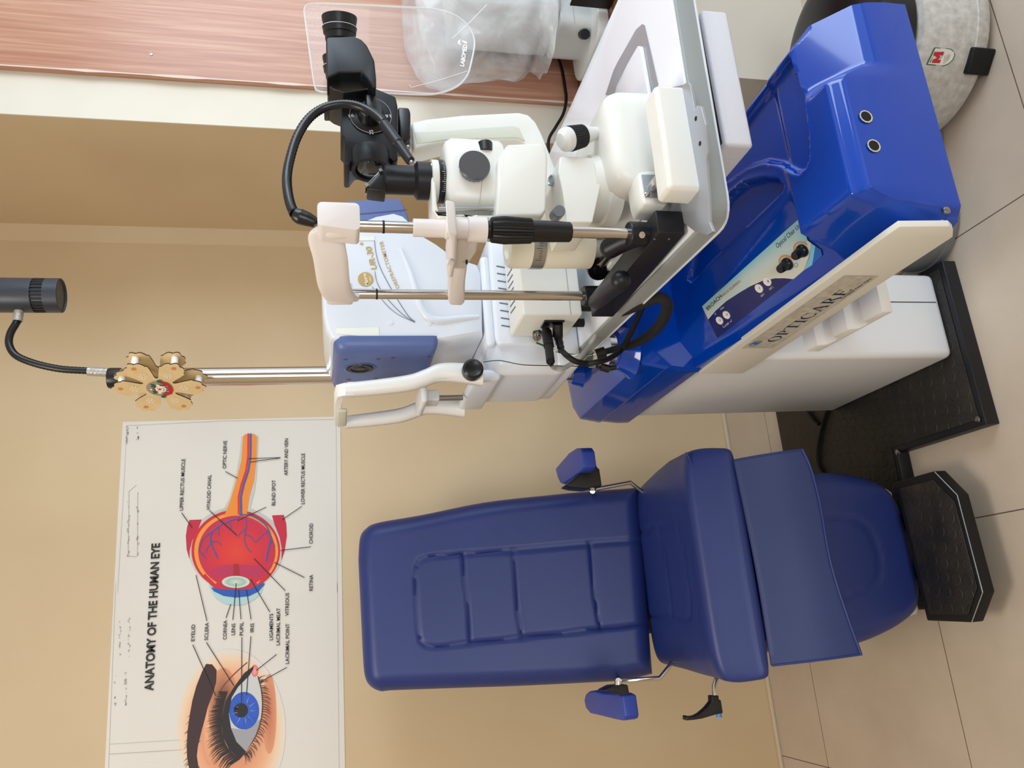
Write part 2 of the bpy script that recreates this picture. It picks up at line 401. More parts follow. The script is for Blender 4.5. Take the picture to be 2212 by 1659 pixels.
def lettering(bm, part):
    UPV = V((0, 0, 1))
    def tx(s, fa, a, fb, b, h, bold=.012):
        pa, pb = fa(*a, 6), fb(*b, 6); hh = (fa(a[0]-h, a[1], 6)-pa).length
        text_mesh(bm, s, pa, pb, UPV, hh, PN_, 0, bold)
    if part == 0: return tx('ANATOMY OF THE HUMAN EYE', cB, (497,888), cA, (553,1118), 70, .03)
    for s, f, a, b in () if part == 2 else (('UPPER RECTUS MUSCLE',cA,(745,850),(762,424)),('HYALOID CANAL',cA,(967,840),(978,555)),('OPTIC NERVE',cA,(1100,503),(1107,274)),
        ('BLIND SPOT',cA,(1504,808),(1507,598)),('ARTERY AND VEIN',cA,(1607,560),(1611,256)),('LOWER RECTUS MUSCLE',cA,(1746,797),(1748,378)),
        ('CHOROID',cA,(1813,1123),(1815,955)),('RETINA',cA,(1814,1510),(1815,1378)),('EYELID',cB,(840,480),(844,342)),('SCLERA',cB,(950,473),(956,327)),
        ('CORNEA',cB,(1103,467),(1107,308)),('LENS',cB,(1172,430),(1175,335)),('PUPIL',cB,(1240,433),(1242,322)),('IRIS',cB,(1327,406),(1329,333)),
        ('LIGAMENTS',cB,(1485,472),(1487,253)),('LACRIMAL MEAT',cB,(1542,514),(1545,207)),('VITREOUS',cB,(1616,272),(1618,82)),('LACRIMAL POINT',cB,(1618,667),(1620,335))):
        tx(s, f, a, f, b, 30, .014)
    if part == 1: return
    def ld(f, a, g, b): strip(bm, f(*a, 9), g(*b, 9), .0022, PN_)
    for a in ((733,868,820,990),(960,848,1190,1055),(1093,528,1193,583),(1285,422,1547,414),(1300,450,1547,416),(1430,822,1193,933),(1723,815,1562,925),
              (1798,1149,1548,1179),(1745,1402,1498,1277)): ld(cA, a[:2], cA, a[2:])
    ld(cA, (1330,1245), cB, (1587,65)); ld(cA, (852,1382), cB, (942,315)); ld(cA, (1183,1448), cB, (1155,305)); ld(cA, (1300,1415), cB, (1460,240))
    for a in ((1203,55,1222,300),(1268,57,1305,302),(1138,175,1098,290),(825,510,1013,930),(937,490,1165,850),(1229,448,1226,990),(1304,440,1267,925),
              (1515,590,1348,722),(1600,697,1382,817)): ld(cB, a[:2], cB, a[2:])
for nm_, k_ in (('title_lettering', 0), ('name_lettering', 1), ('pointer_lines', 2)): mk(nm_, INK, poster, lambda bm: lettering(bm, k_), 0)
def ell(f, cx, cy, rx, ry, k, a0=0, a1=360, n=48):
    return [f(cx+rx*math.cos(math.radians(a0+(a1-a0)*i/n)), cy+ry*math.sin(math.radians(a0+(a1-a0)*i/n)), k) for i in range(n if a1-a0 >= 360 else n+1)]
def colormesh(name, parent, faces, label=None):
    """faces: list of (points, colour or list of colours)"""
    me = bpy.data.meshes.new(name); vs = []; fs = []; cs = []
    for pts, col in faces:
        i0 = len(vs); vs += [tuple(p) for p in pts]; fs.append(tuple(range(i0, i0+len(pts))))
        for q in range(len(pts)):
            c = col[q] if isinstance(col[0], (tuple, list)) else col
            cs.append(srgb(c)+(1,))
    me.from_pydata(vs, [], fs)
    at = me.color_attributes.new('Col', 'FLOAT_COLOR', 'POINT')
    for i, c in enumerate(cs): at.data[i].color = c
    me.materials.append(attrmat('print_colours')); o = bpy.data.objects.new(name, me); C.objects.link(o)
    o.parent = parent; o.matrix_parent_inverse = Matrix.Translation(-parent.location)
    if label: o['label'] = label
    return o
def fill(fs, pts, col):
    for t in geometry.tessellate_polygon([pts]): fs.append(([pts[i] for i in t], col))
def radial(fs, f, cx, cy, rx, ry, stops, k, n=56, a0=0):
    """stops: (fraction, colour)"""
    for (r0, c0), (r1, c1) in zip(stops, stops[1:]):
        for i in range(n):
            a = a0+2*PI*i/n; b = a0+2*PI*(i+1)/n
            q = [f(cx+rx*r*math.cos(t), cy+ry*r*math.sin(t), k) for r, t in ((r0, a), (r1, a), (r1, b), (r0, b))]
            if r0 == 0: fs.append((q[1:3]+[q[0]], [c1, c1, c0]))
            else: fs.append((q, [c0, c1, c1, c0]))
BC_ = [0]
def band(fs, pts, ws, col, nrm=PN_):
    BC_[0] += 1; sh_ = V(nrm).normalized()*((BC_[0]*7) % 11)*2.5e-5; pts = [p+sh_ for p in pts]
    for i in range(len(pts)-1):
        def sd(j):
            d = pts[min(j+1, len(pts)-1)]-pts[max(j-1, 0)]; return d.cross(nrm).normalized()*(ws[j] if isinstance(ws, list) else ws)/2
        a, b = sd(i), sd(i+1); fs.append(([pts[i]-a, pts[i+1]-b, pts[i+1]+b, pts[i]+a], col))
# section of the eyeball
fs = []; PAP = (226,222,214); U = .26/1000*1.62  # metres per crop pixel
U = (cA(1000,500)-cA(1100,500)).length/100
fill(fs, ell(cA,1182,1165,392,345,0), (196,198,192))
fill(fs, [cA(*q,0) for q in ((1225,238),(1368,238),(1352,560),(1335,700),(1300,830),(1560,980),(850,1000),(1085,830),(1130,740),(1180,560),(1210,400))], (196,198,192))
fill(fs, [cA(*q,1) for q in ((798,928),(900,924),(868,1010),(820,1100),(800,1180),(798,1250),(775,1170),(768,1060),(780,980))], (196,28,58))
fill(fs, [cA(*q,1) for q in ((1478,890),(1575,886),(1595,960),(1600,1060),(1580,1190),(1555,1260),(1558,1160),(1540,1070),(1500,970))], (196,28,58))
radial(fs, cA, 1180, 1180, 366, 335, [(0,(206,28,48)),(1,(206,28,48))], 1)
fill(fs, [cA(*q,1) for q in ((880,1340),(1480,1340),(1385,1450),(1300,1526),(1060,1526),(985,1472))], (206,28,48))
fill(fs, [cA(*q,2.4) for q in ((1240,236),(1260,220),(1330,220),(1355,240),(1350,420),(1330,600),(1290,740),(1272,880),(1180,890),(1085,895),(1130,780),(1180,620),(1225,440))], (238,140,44))
radial(fs, cA, 1183, 1185, 346, 318, [(0,(244,150,50)),(1,(244,150,50))], 2)
radial(fs, cA, 1188, 1188, 318, 296, [(0,(226,62,42)),(.35,(222,48,44)),(.7,(208,36,56)),(1,(196,30,74))], 3)
fill(fs, [cA(*q,4) for q in ((905,1392),(925,1370),(1010,1455),(1080,1400),(1180,1372),(1290,1400),(1360,1455),(1440,1350),(1470,1370),(1395,1455),(1300,1530),(1060,1530),(985,1475))], (206,28,48))
fill(fs, [cA(*q,5.5) for q in ((1160,1290),(1205,1290),(1210,1385),(1160,1385))], (168,22,34))
fill(fs, [cA(*q,4.4) for q in ((975,1345),(1020,1318),(1100,1298),(1250,1296),(1360,1310),(1415,1330),(1365,1395),(1180,1372),(1010,1400))], (186,40,86))
radial(fs, cA, 1180, 1438, 120, 52, [(0,(206,220,206)),(.6,(160,188,176)),(.9,(214,226,214)),(1,(120,40,40))], 6, 40)
fill(fs, [cB(*q,5) for q in ((975,38),(1060,52),(1180,56),(1300,50),(1395,0),(1420,8),(1370,70),(1290,110),(1180,122),(1080,108),(1000,70))], (30,84,178))
fill(fs, [cB(*q,2.5) for q in ((955,20),(1410,10),(1390,80),(1330,140),(1250,178),(1180,186),(1100,176),(1020,130))], (176,212,214))
RD = (212,30,60); BL = (38,92,168)
nerve = [(1283,215),(1282,400),(1265,520),(1225,640),(1203,740),(1205,880)]
band(fs, [cA(*q,5) for q in nerve], 16*U, RD); band(fs, [cA(q[0]+19,q[1],6.3) for q in nerve], 15*U, BL)
for br, wd in (([(1210,885),(1300,890),(1380,930),(1440,990),(1468,1080),(1445,1180),(1430,1270)],11),([(1205,905),(1130,935),(1060,965),(990,1020),(970,1090),(1000,1180),(1030,1245)],10),
           ([(1130,935),(1140,1000),(1150,1030)],7),([(1262,912),(1265,985),(1250,1080),(1275,1160),(1310,1190)],7),([(1258,1000),(1210,1040),(1198,1075)],6),([(1255,1045),(1310,1070),(1335,1115)],6),
           ([(1060,965),(960,1040),(900,1100),(875,1180)],7),([(1455,1015),(1390,1060),(1345,1115)],6),([(1470,1095),(1505,1145)],6),([(985,1100),(950,1150),(928,1195)],6),
           ([(980,1100),(1030,1110),(1062,1135)],6),([(875,1180),(935,1245)],6),([(1035,985),(1040,1060)],6)):
    band(fs, smoothpath([cA(*q,7.2) for q in br], 4), wd*U, BL)
for br in ([(1205,900),(1300,925),(1400,990),(1430,1120),(1420,1250)],[(1205,900),(1100,940),(1000,1000),(900,1100)],[(1070,980),(1100,1020),(1105,1100)]):
    band(fs, smoothpath([cA(*q,4.9) for q in br], 4), 5*U, (226,50,90))
colormesh('eyeball_section_print', poster, fs, 'coloured section of an eyeball with optic nerve')
# drawn eye
fs = []
radial(fs, cB, 1135, 1215, 455, 668, [(0,(214,140,100)),(.5,(224,152,112)),(.72,(238,178,138)),(.88,(240,210,178)),(1,PAP)], 0, 72)
radial(fs, cB, 1080, 1030, 130, 330, [(0,(120,66,52)),(.5,(150,92,68)),(1,(222,150,110))], .8, 48)
radial(fs, cB, 1455, 1080, 60, 330, [(0,(196,112,80)),(1,(224,152,112))], .6, 40)
radial(fs, cB, 960, 1180, 60, 320, [(0,(248,184,140)),(1,(226,154,114))], .4, 40)
fill(fs, [cB(*q,2) for q in ((935,668),(985,672),(1022,720),(1018,820),(985,930),(950,1020),(925,1120),(895,1230),(868,1340),(858,1430),(880,1560),(800,1560),(778,1430),(775,1340),(782,1220),(800,1090),(822,970),(855,850),(900,735))], (52,22,26))
fill(fs, [cB(*q,3) for q in ((1325,690),(1358,770),(1385,870),(1395,1000),(1385,1120),(1345,1250),(1262,1400),(1180,1330),(1130,1200),(1120,1050),(1150,930),(1225,800))], (206,208,208))
fill(fs, [cB(*q,4) for q in ((1180,1330),(1262,1400),(1345,1250),(1385,1120),(1250,1215),(1135,1195))], (160,160,166))
radial(fs, cB, 1335, 725, 28, 50, [(0,(246,170,170)),(1,(232,108,112))], 4, 24)
radial(fs, cB, 1248, 1054, 124, 155, [(0,(40,90,190)),(.55,(38,92,200)),(.85,(30,84,196)),(1,(20,84,190))], 5, 48)
for i in range(26):
    a = 2*PI*i/26+.07*math.sin(i*7); r1 = .72+.2*math.sin(i*3.7)
    band(fs, [cB(1248+124*r*math.cos(a), 1054+155*r*math.sin(a), 6) for r in (.45, r1)], [4.5*U, 1*U], (150,176,236) if i % 3 == 0 else (24,62,160))
radial(fs, cB, 1222, 1050, 59, 60, [(0,(14,10,14)),(1,(14,10,14))], 6, 40)
fill(fs, [cB(*q,5.6) for q in ((1328,684),(1250,742),(1160,865),(1095,975),(1062,1130),(1075,1270),(1130,1380),(1215,1450),(1265,1392),(1185,1310),(1140,1200),(1122,1080),(1145,945),(1200,855),(1290,765),(1322,715))], (16,10,12))
r = random.Random(11)
LP = smoothpath([cB(*q,6) for q in ((1110,900),(1080,1000),(1062,1130),(1072,1260),(1120,1370),(1210,1450))], 14)
for i, p in enumerate(LP):
    t = i/len(LP); f0 = cB(1000,1000,6); dx = (cB(900,1000,6)-f0).normalized(); dy = (cB(1000,1100,6)-f0).normalized()
    ln = (55+95*t+25*r.random())*U; ang = -.25+1.35*t**1.2+r.uniform(-.12, .12)
    e1 = p+dx*ln*.5*math.cos(ang*.5)+dy*ln*.5*math.sin(ang*.5+.1); e2 = e1+dx*ln*.5*math.cos(ang)+dy*ln*.5*math.sin(ang+.1)
    band(fs, [p, e1, e2], [9*U, 6*U, 1*U], (16,10,12))
LP = smoothpath([cB(*q,6) for q in ((1362,790),(1380,860),(1398,960),(1390,1100),(1355,1240),(1290,1370),(1250,1410))], 7)
for i, p in enumerate(LP):
    t = i/len(LP); ln = (58+25*r.random())*U; ang = -.5+1.6*t+r.uniform(-.3, .3)
    e1 = p-dx*ln*.5*math.cos(ang)+dy*ln*.5*math.sin(ang); e2 = e1-dx*ln*.5*math.cos(ang+.4)+dy*ln*.5*math.sin(ang+.4)
    band(fs, [p, e1, e2], [5*U, 4*U, 1*U], (26,16,16))
for i in range(90):
    t = r.random(); Y = 690+860*t; X0 = 1000-150*t+r.uniform(-60, 50)-60*math.sin(t*3); 
    band(fs, [cB(X0,Y,2.3), cB(X0-28-12*r.random(),Y+22+20*r.random(),2.3)], [5*U, 1*U], (58,28,30))
for br in ([(1275,655),(1200,720),(1120,800),(1060,880),(1020,1000)],[(1362,770),(1385,860),(1400,960),(1394,1100),(1350,1250),(1255,1400)]):
    band(fs, smoothpath([cB(*q,1.5) for q in br], 5), 9*U, (110,60,50))
colormesh('drawn_eye_print', poster, fs, 'drawing of a blue eye with lashes and brow')

# ---------------------------------------------------------------- shared shape builders
def catmull2(pts, n):
    return [(p.x, p.y) for p in smoothpath([V((a, b, 0)) for a, b in pts], n)]
def cushion(name, m, parent, left, right, p0, nrm, T, r, grooves, back=.03, nx=56, nt=90, gw=.006, gd=.006):
    """left/right: pixel outlines (same t order); the cushion lies in the plane (p0,nrm) and bulges T along nrm"""
    n = V(nrm).normalized(); p0 = V(p0); ax = V((1, 0, 0)); ax = (ax-n*ax.dot(n)).normalized(); ay = n.cross(ax)
    def to2(q): d = q-p0; return (d.dot(ax), d.dot(ay))
    Lp = smoothpath([PN(x, y, p0, n) for x, y in left], 6); Rp = smoothpath([PN(x, y, p0, n) for x, y in right], 6)
    def at(path, t):
        L = [0]
        for a, b in zip(path, path[1:]): L.append(L[-1]+(b-a).length)
        s = t*L[-1]
        for i in range(len(path)-1):
            if L[i+1] >= s: return path[i].lerp(path[i+1], (s-L[i])/max(1e-9, L[i+1]-L[i]))
        return path[-1]
    bound = [to2(q) for q in Lp]+[to2(q) for q in reversed(Rp)]; bound.append(bound[0])
    front = p0+n*T
    gr = [[to2(PN(x, y, front, n)) for x, y in g] for g in grooves]
    bm = B(); G = []
    for j in range(nt+1):
        t = .5-.5*math.cos(PI*j/nt); t = .5*t+.5*j/nt
        a, b = at(Lp, t), at(Rp, t); row = []
        for i in range(nx+1):
            s = i/nx; s = .5*(.5-.5*math.cos(PI*s))+.5*s
            q = a.lerp(b, s); u, v = to2(q)
            edge = i in (0, nx) or j in (0, nt)
            e = 0 if edge else segdist(u, v, bound)
            h = T*(math.sqrt(max(0, 1-(1-min(e, r)/r)**2)))
            for g in gr:
                d = segdist(u, v, g)
                if d < gw*4: h -= gd*math.exp(-(d/gw)**2)
            row.append(bm.verts.new(q+n*h))
        G.append(row)
    for j in range(nt):
        for i in range(nx): bm.faces.new((G[j][i], G[j][i+1], G[j+1][i+1], G[j+1][i]))
    ring = G[0][:]+[G[j][nx] for j in range(1, nt+1)]+list(reversed(G[nt][:-1]))+[G[j][0] for j in range(nt-1, 0, -1)]
    cen = sum((v.co for v in ring), V())/len(ring)
    k1 = [bm.verts.new(v.co.lerp(cen, .004)-n*back*.5) for v in ring]; k2 = [bm.verts.new(v.co.lerp(cen, .04)-n*back) for v in ring]
    for a, b in ((ring, k1), (k1, k2)):
        for i in range(len(ring)):
            j = (i+1) % len(ring); bm.faces.new((a[i], a[j], b[j], b[i]))
    bm.faces.new(k2)
    return finish(name, bm, m, parent, 60)

# ---------------------------------------------------------------- examination chair
def c3(X, Y): return (750+X/2.186, 900+Y/2.186)
def c4(X, Y): return (1350+X/2.051, 850+Y/2.051)
chair = thing('examination_chair', 'navy blue padded examination chair with tall backrest below the eye poster', 'chair', (.09, 1.95, .04))
BN = (0, -.977, .213); B0 = (0, 2.185, .60)
backrest = cushion('backrest', LEATHER, chair,
    [c3(*q) for q in ((1440,1215),(1300,1245),(1150,1255),(800,1272),(560,1280),(220,1292),(160,1297),(110,1272),(84,1220),(75,1120))],
    [c3(*q) for q in ((1372,334),(1315,340),(1150,352),(960,370),(650,405),(350,465),(150,500),(90,530),(62,575),(54,680))],
    B0, BN, .055, .05,
    [[c3(*q) for q in ((1380,583),(1145,600),(780,632),(545,648),(390,660),(345,675),(328,710),(322,770),(330,900),(335,1010),(345,1060),(375,1083),(420,1087),(580,1068),(820,1042),(1190,1003),(1420,978))],
     [c3(*q) for q in ((545,648),(565,850),(582,1065))], [c3(*q) for q in ((785,632),(800,850),(825,1042))], [c3(*q) for q in ((1145,600),(1170,850),(1197,1003))]],
    back=.04, nt=150, nx=90, gw=.0042, gd=.0065)
mk('back_shell', BLACKM, chair, lambda bm: (box(bm, (-.06, 2.27, .52), (.26, 2.31, .95), .01)))
# seat
def seat(bm):
    prof = [(1.712,.508,.524,.014),(1.716,.502,.534,.004),(1.726,.500,.552,0),(1.738,.500,.574,0),(1.749,.500,.594,0),(1.757,.500,.605,0),(1.768,.500,.611,0),(1.785,.500,.612,0),(1.83,.500,.607,0),(1.92,.500,.602,0),(2.02,.500,.598,0),(2.12,.500,.596,0),(2.17,.504,.594,.004),(2.185,.515,.585,.02)]
    X = [(1.70,-.160,.356),(1.75,-.168,.371),(1.83,-.162,.377),(1.92,-.157,.379),(2.02,-.149,.370),(2.13,-.142,.354),(2.2,-.142,.345)]
    def ix(y):
        for a, b in zip(X, X[1:]):
            if y <= b[0]: t = max(0, (y-a[0])/(b[0]-a[0])); return a[1]+(b[1]-a[1])*t, a[2]+(b[2]-a[2])*t
        return X[-1][1:]
    n = 2.1; secs = []
    path = smoothpath([V((p[0], p[1], p[2])) for p in prof], 12); ins = smoothpath([V((p[3], 0, 0)) for p in prof], 12)
    gr = [[(P(*c4(*q), 'z', .605).x, P(*c4(*q), 'z', .605).y) for q in g] for g in
          (((30,622),(50,615),(130,590),(205,570),(230,580),(245,640),(270,760),(285,880),(290,980),(270,997),(190,990),(60,986)), ((135,595),(165,700),(185,820),(195,985)))]
    for k, q in enumerate(path):
        y, zb_, zt = q; l, r_ = ix(y); l += ins[k].x; r_ -= ins[k].x; hw = (r_-l)/2; cx = (l+r_)/2; ring = []
        for i in range(280):
            a = 2*PI*i/280; ca, sa = math.cos(a), math.sin(a)
            px = math.copysign(abs(ca)**.34, ca); pz = math.copysign(abs(sa)**.42, sa)
            x = cx+hw*px*(1 if sa > 0 else 1-.09*abs(sa)**2); z = (zb_+zt)/2+(zt-zb_)/2*pz
            if sa > .3:
                for g in gr:
                    d = segdist(x, y, g)
                    if d < .02: z -= .0055*math.exp(-(d/.0040)**2)
                z += .010*math.cos(min(1, abs(px))*PI/2+PI/2)*0
            ring.append((x, y, z))
        secs.append(ring)
    sweep(bm, secs)
seat_o = mk('seat', LEATHER, chair, seat, 60)
mk('seat_piping', LEATHER, chair, lambda bm: tube(bm, [P(*c4(*q), 'y', 1.757) + V((0, -.003, 0.001)) for q in ((268,262),(300,330),(345,560),(385,800),(430,1050),(452,1190))], .0016, 6, 6))
# hanging cloth flap
FY = 1.685
def flap(bm):
    top = [P(*c4(*q), 'y', FY+.02) for q in ((483,296),(530,520),(590,830),(650,1205))]
    bot = [P(*c4(*q), 'y', FY-.045) for q in ((790,248),(850,400),(905,700),(960,900),(1050,1155))]
    T, Bo = smoothpath(top, 8), smoothpath(bot, 8)
    n = 24; m_ = 14; G = []
    def at(p, t): f = t*(len(p)-1); i = min(int(f), len(p)-2); return p[i].lerp(p[i+1], f-i)
    for j in range(m_+1):
        v = j/m_; G.append([at(T, i/n).lerp(at(Bo, i/n), v)+V((0, -.012*math.sin(v*PI), 0)) for i in range(n+1)])
    F = [[bm.verts.new(p) for p in r_] for r_ in G]; K = [[bm.verts.new(p+V((0, .004, 0))) for p in r_] for r_ in G]
    for g in (F, K):
        for j in range(m_):
            for i in range(n): bm.faces.new((g[j][i], g[j][i+1], g[j+1][i+1], g[j+1][i]))
    for j in range(m_):
        for i in (0, n): bm.faces.new((F[j][i], F[j+1][i], K[j+1][i], K[j][i]))
    for i in range(n):
        for j in (0, m_): bm.faces.new((F[j][i], F[j][i+1], K[j][i+1], K[j][i]))
    flap.G = G
fl = mk('seat_flap', LEATHER2, chair, flap, 60)
G = flap.G
mk('hem', LEATHER, chair, lambda bm: (tube(bm, [G[-1][i]+V((0, -.001, .003)) for i in range(0, 25, 4)], .0032, 8, 4), tube(bm, [G[j][0] for j in range(0, 15, 2)], .0026, 8, 3), tube(bm, [G[j][-1] for j in range(0, 15, 2)], .0026, 8, 3)), 60)
leg_n = (0, -1, .04); leg0 = (0, 1.775, .40)
legrest = cushion('leg_rest', LEATHER, chair,
    [(1610,1405),(1700,1410),(1790,1402)]+[c4(*q) for q in ((1035,1105),(1150,1055),(1215,1015),(1260,975),(1280,930),(1285,870))],
    [(1610,1050),(1690,1030)]+[c4(*q) for q in ((835,352),(940,357),(1050,380),(1110,405),(1160,450),(1195,510),(1230,620),(1262,745))],
    leg0, leg_n, .045, .04,
    [[c4(*q) for q in ((700,520),(870,540),(950,545),(1030,560),(1080,600),(1110,660),(1130,740),(1135,790),(1115,840),(1070,868),(965,902),(850,940))]], back=.03, nt=70, gw=.004, gd=.004)
lab(mk('leg_rest_plate', POWDER, chair, lambda bm: prism(bm, [PN(x, y, (0, 1.80, .4), leg_n) for x, y in ((1600,1052),(1890,1052),(1915,1056),(1932,1068),(1940,1090),(1986,1285),(1986,1310),(1980,1326),(1964,1331),(1940,1333),(1600,1420))], (0, .006, 0), .001)), 'white plate behind the leg cushion')
# frame, column and arms
for a_, b_ in ((P(1288,1056,'y',2.13), P(1362,1042,'y',2.10)), (P(1335,1471,'y',2.11), P(1425,1465,'y',2.06))):
    mk('side_rail', CHROME, chair, lambda bm: tube(bm, [a_, b_, V((b_.x+(.09-b_.x)*.15, b_.y+.01, b_.z-.05))], .006, 10, 1, smooth=False))
mk('seat_frame', BLACKM, chair, lambda bm: box(bm, (-.05, 1.78, .40), (.23, 2.16, .505), .01))
mk('base_column', BLACKM, chair, lambda bm: (box(bm, (-.04, 1.80, .04), (.20, 2.10, .40), .02)))
def c5(X, Y): return (1180+X/8.296, 940+Y/8.296)
def c6(X, Y): return (1220+X/5.53, 1440+Y/5.53)
def armrest(f, pad, br, pin, zt, dz, px_side):
    a = mk('armrest', PADBLUE, chair, lambda bm: prism(bm, [P(*f(*q), 'z', zt) for q in pad], (0, 0, -.034), .012, 4), 45)
    lab(a, 'blue padded armrest')
    yb = P(*f(*br[0]), 'z', zt-.05).y
    mk('arm_bracket', BLACK, a, lambda bm: prism(bm, [P(*f(*q), 'y', dz) for q in br], (0, .05, 0), .003), 35)
    q0, q1 = pin
    mk('pivot_pin', CHROME, a, lambda bm: tube(bm, [P(*f(*q0), 'y', dz+.02), P(*f(*q1), 'y', dz+.02)], .009, 12, 1, smooth=False))
    pe = P(*f(*q1 if px_side > 0 else q0), 'y', dz+.02); cxm = .24 if px_side > 0 else -.09
    mk('arm_bar', CHROME, a, lambda bm: tube(bm, [pe, O+(pe-O)*(2.25/pe.y), V((cxm, 2.285, .70))], .007, 10, 1, smooth=False))
    return a
armrest(c5, ((170,640),(168,590),(270,470),(400,320),(530,235),(600,235),(640,300),(672,570),(640,640),(440,780),(300,880),(250,860),(200,760)),
        ((640,240),(735,240),(780,510),(900,520),(915,580),(955,600),(1000,910),(730,955),(480,935),(345,895),(640,660),(675,590)), ((830,900),(830,1000)), .838, 1.905, 1)
armrest(c6, ((228,400),(245,330),(285,295),(340,285),(450,318),(640,325),(688,350),(722,600),(715,635),(690,648),(600,632),(400,582),(300,560),(250,500)),
        ((460,290),(580,228),(755,215),(795,440),(800,610),(740,630),(715,600),(690,345),(630,318)), ((640,170),(640,245)), .812, 1.850, -1)
def lever(bm):
    prism(bm, [P(*c6(*q), 'y', 1.83) for q in ((1755,345),(1840,345),(1845,395),(1868,400),(1893,555),(1800,575),(1650,620),(1560,635),(1450,645),(1450,590),(1470,585),(1495,600),(1560,590),(1620,560),(1700,490),(1755,420))], (0, .022, 0), .003)
lv = mk('recline_lever', BLACK, chair, lever)
lab(mk('lever_button', mat('light_blue_plastic', (50,140,220), .4), lv, lambda bm: tube(bm, [P(*c6(1840,560), 'y', 1.841), P(*c6(1845,605), 'y', 1.841)], .0065, 12, 1, smooth=False)), 'light blue button')
mk('lever_shaft', CHROME, chair, lambda bm: tube(bm, [V((-.04, 1.90, .47)), P(*c6(1785,230), 'y', 1.841), P(*c6(1790,350), 'y', 1.841)], .0055, 12, 1, smooth=False))
# foot rest
def c7(X, Y): return (1850+X/3.318, 900+Y/3.318)
foot = mk('foot_rest', RUBBER, chair, lambda bm: prism(bm, [P(*c7(*q), 'z', .10) for q in ((272,470),(555,390),(720,560),(905,1260),(825,1475),(505,1462))], (0, 0, -.032), .003), 35)
mk('foot_rest_mat', STUD2, foot, lambda bm: prism(bm, [P(*c7(*q), 'z', .104) for q in ((307,515),(548,455),(700,610),(862,1225),(800,1418),(520,1414))], (0, 0, -.004), .001), 35)
mk('edge_trim', SILVER, foot, lambda bm: tube(bm, [P(*c7(*q), 'z', .1005) for q in ((560,395),(722,562),(905,1260),(827,1473))], .0011, 6, 1, smooth=False))
mk('foot_rest_bracket', BLACKM, foot, lambda bm: (box(bm, (.02, 1.58, .04), (.06, 1.80, .07), .002), box(bm, (.14, 1.58, .04), (.18, 1.80, .07), .002)))

# ---------------------------------------------------------------- refraction unit: base plate, pedestal, console, pole
unit = thing('refraction_unit_stand', 'blue and white instrument stand with sloping console on a black base plate', 'instrument stand', (.62, 1.70, 0))
bp_pts = [(.335,1.437),(.735,1.440),(.76,2.25),(-.05,2.25),(-.05,1.742),(.338,1.735)]
mprism('base_plate', BLACKM, unit, [(x, y, .036) for x, y in bp_pts], (0, 0, -.036), .002)
mprism('rubber_mat', STUD, unit, [(x, y, .0385) for x, y in ((.35,1.452),(.72,1.455),(.745,2.235),(-.035,2.235),(-.035,1.757),(.353,1.75))], (0, 0, -.0025), .0006)
for q in ((2113.5,906),(1940,977)):
    mk('floor_bolt', STEELD, unit, lambda bm: lathe(bm, P(*q, 'z', .0385), (0, 0, 1), [(0,.008),(.003,.008),(.004,.006)], 6))
ped = mk('pedestal', POWDER, unit, lambda bm: (box(bm, (.508,1.475,.036), (.718,1.955,.66), .016, 4)), 40)
sx = P(2000,653,'y',1.475).x
mk('door_seam', HOLE, ped, lambda bm: box(bm, (sx-.0009,1.4742,.05), (sx+.0009,1.476,.60)), 0)
mk('screw_head', STEELD, ped, lambda bm: lathe(bm, P(2053,680,'y',1.4745), (0,-1,0), [(0,.004),(.002,.003)], 12))
# lens tray on the front of the pedestal
def tray(bm):
    ys, yf = 1.475, 1.245
    pr = [(ys,.421),(ys-.040,.418),(ys-.046,.398),(ys-.070,.392),(ys-.084,.396),(ys-.092,.413),(ys-.135,.408),(ys-.140,.388),(ys-.160,.382),(ys-.172,.386),(ys-.178,.402),(yf,.396),(yf,.372),(ys,.388)]
    prism(bm, [(.522, y, z) for y, z in pr], (.17, 0, 0), .0012, 2)
lab(mk('lens_tray', mat('tray_white', (232,230,224), .45), unit, tray, 30), 'white bracket with two scooped grooves')
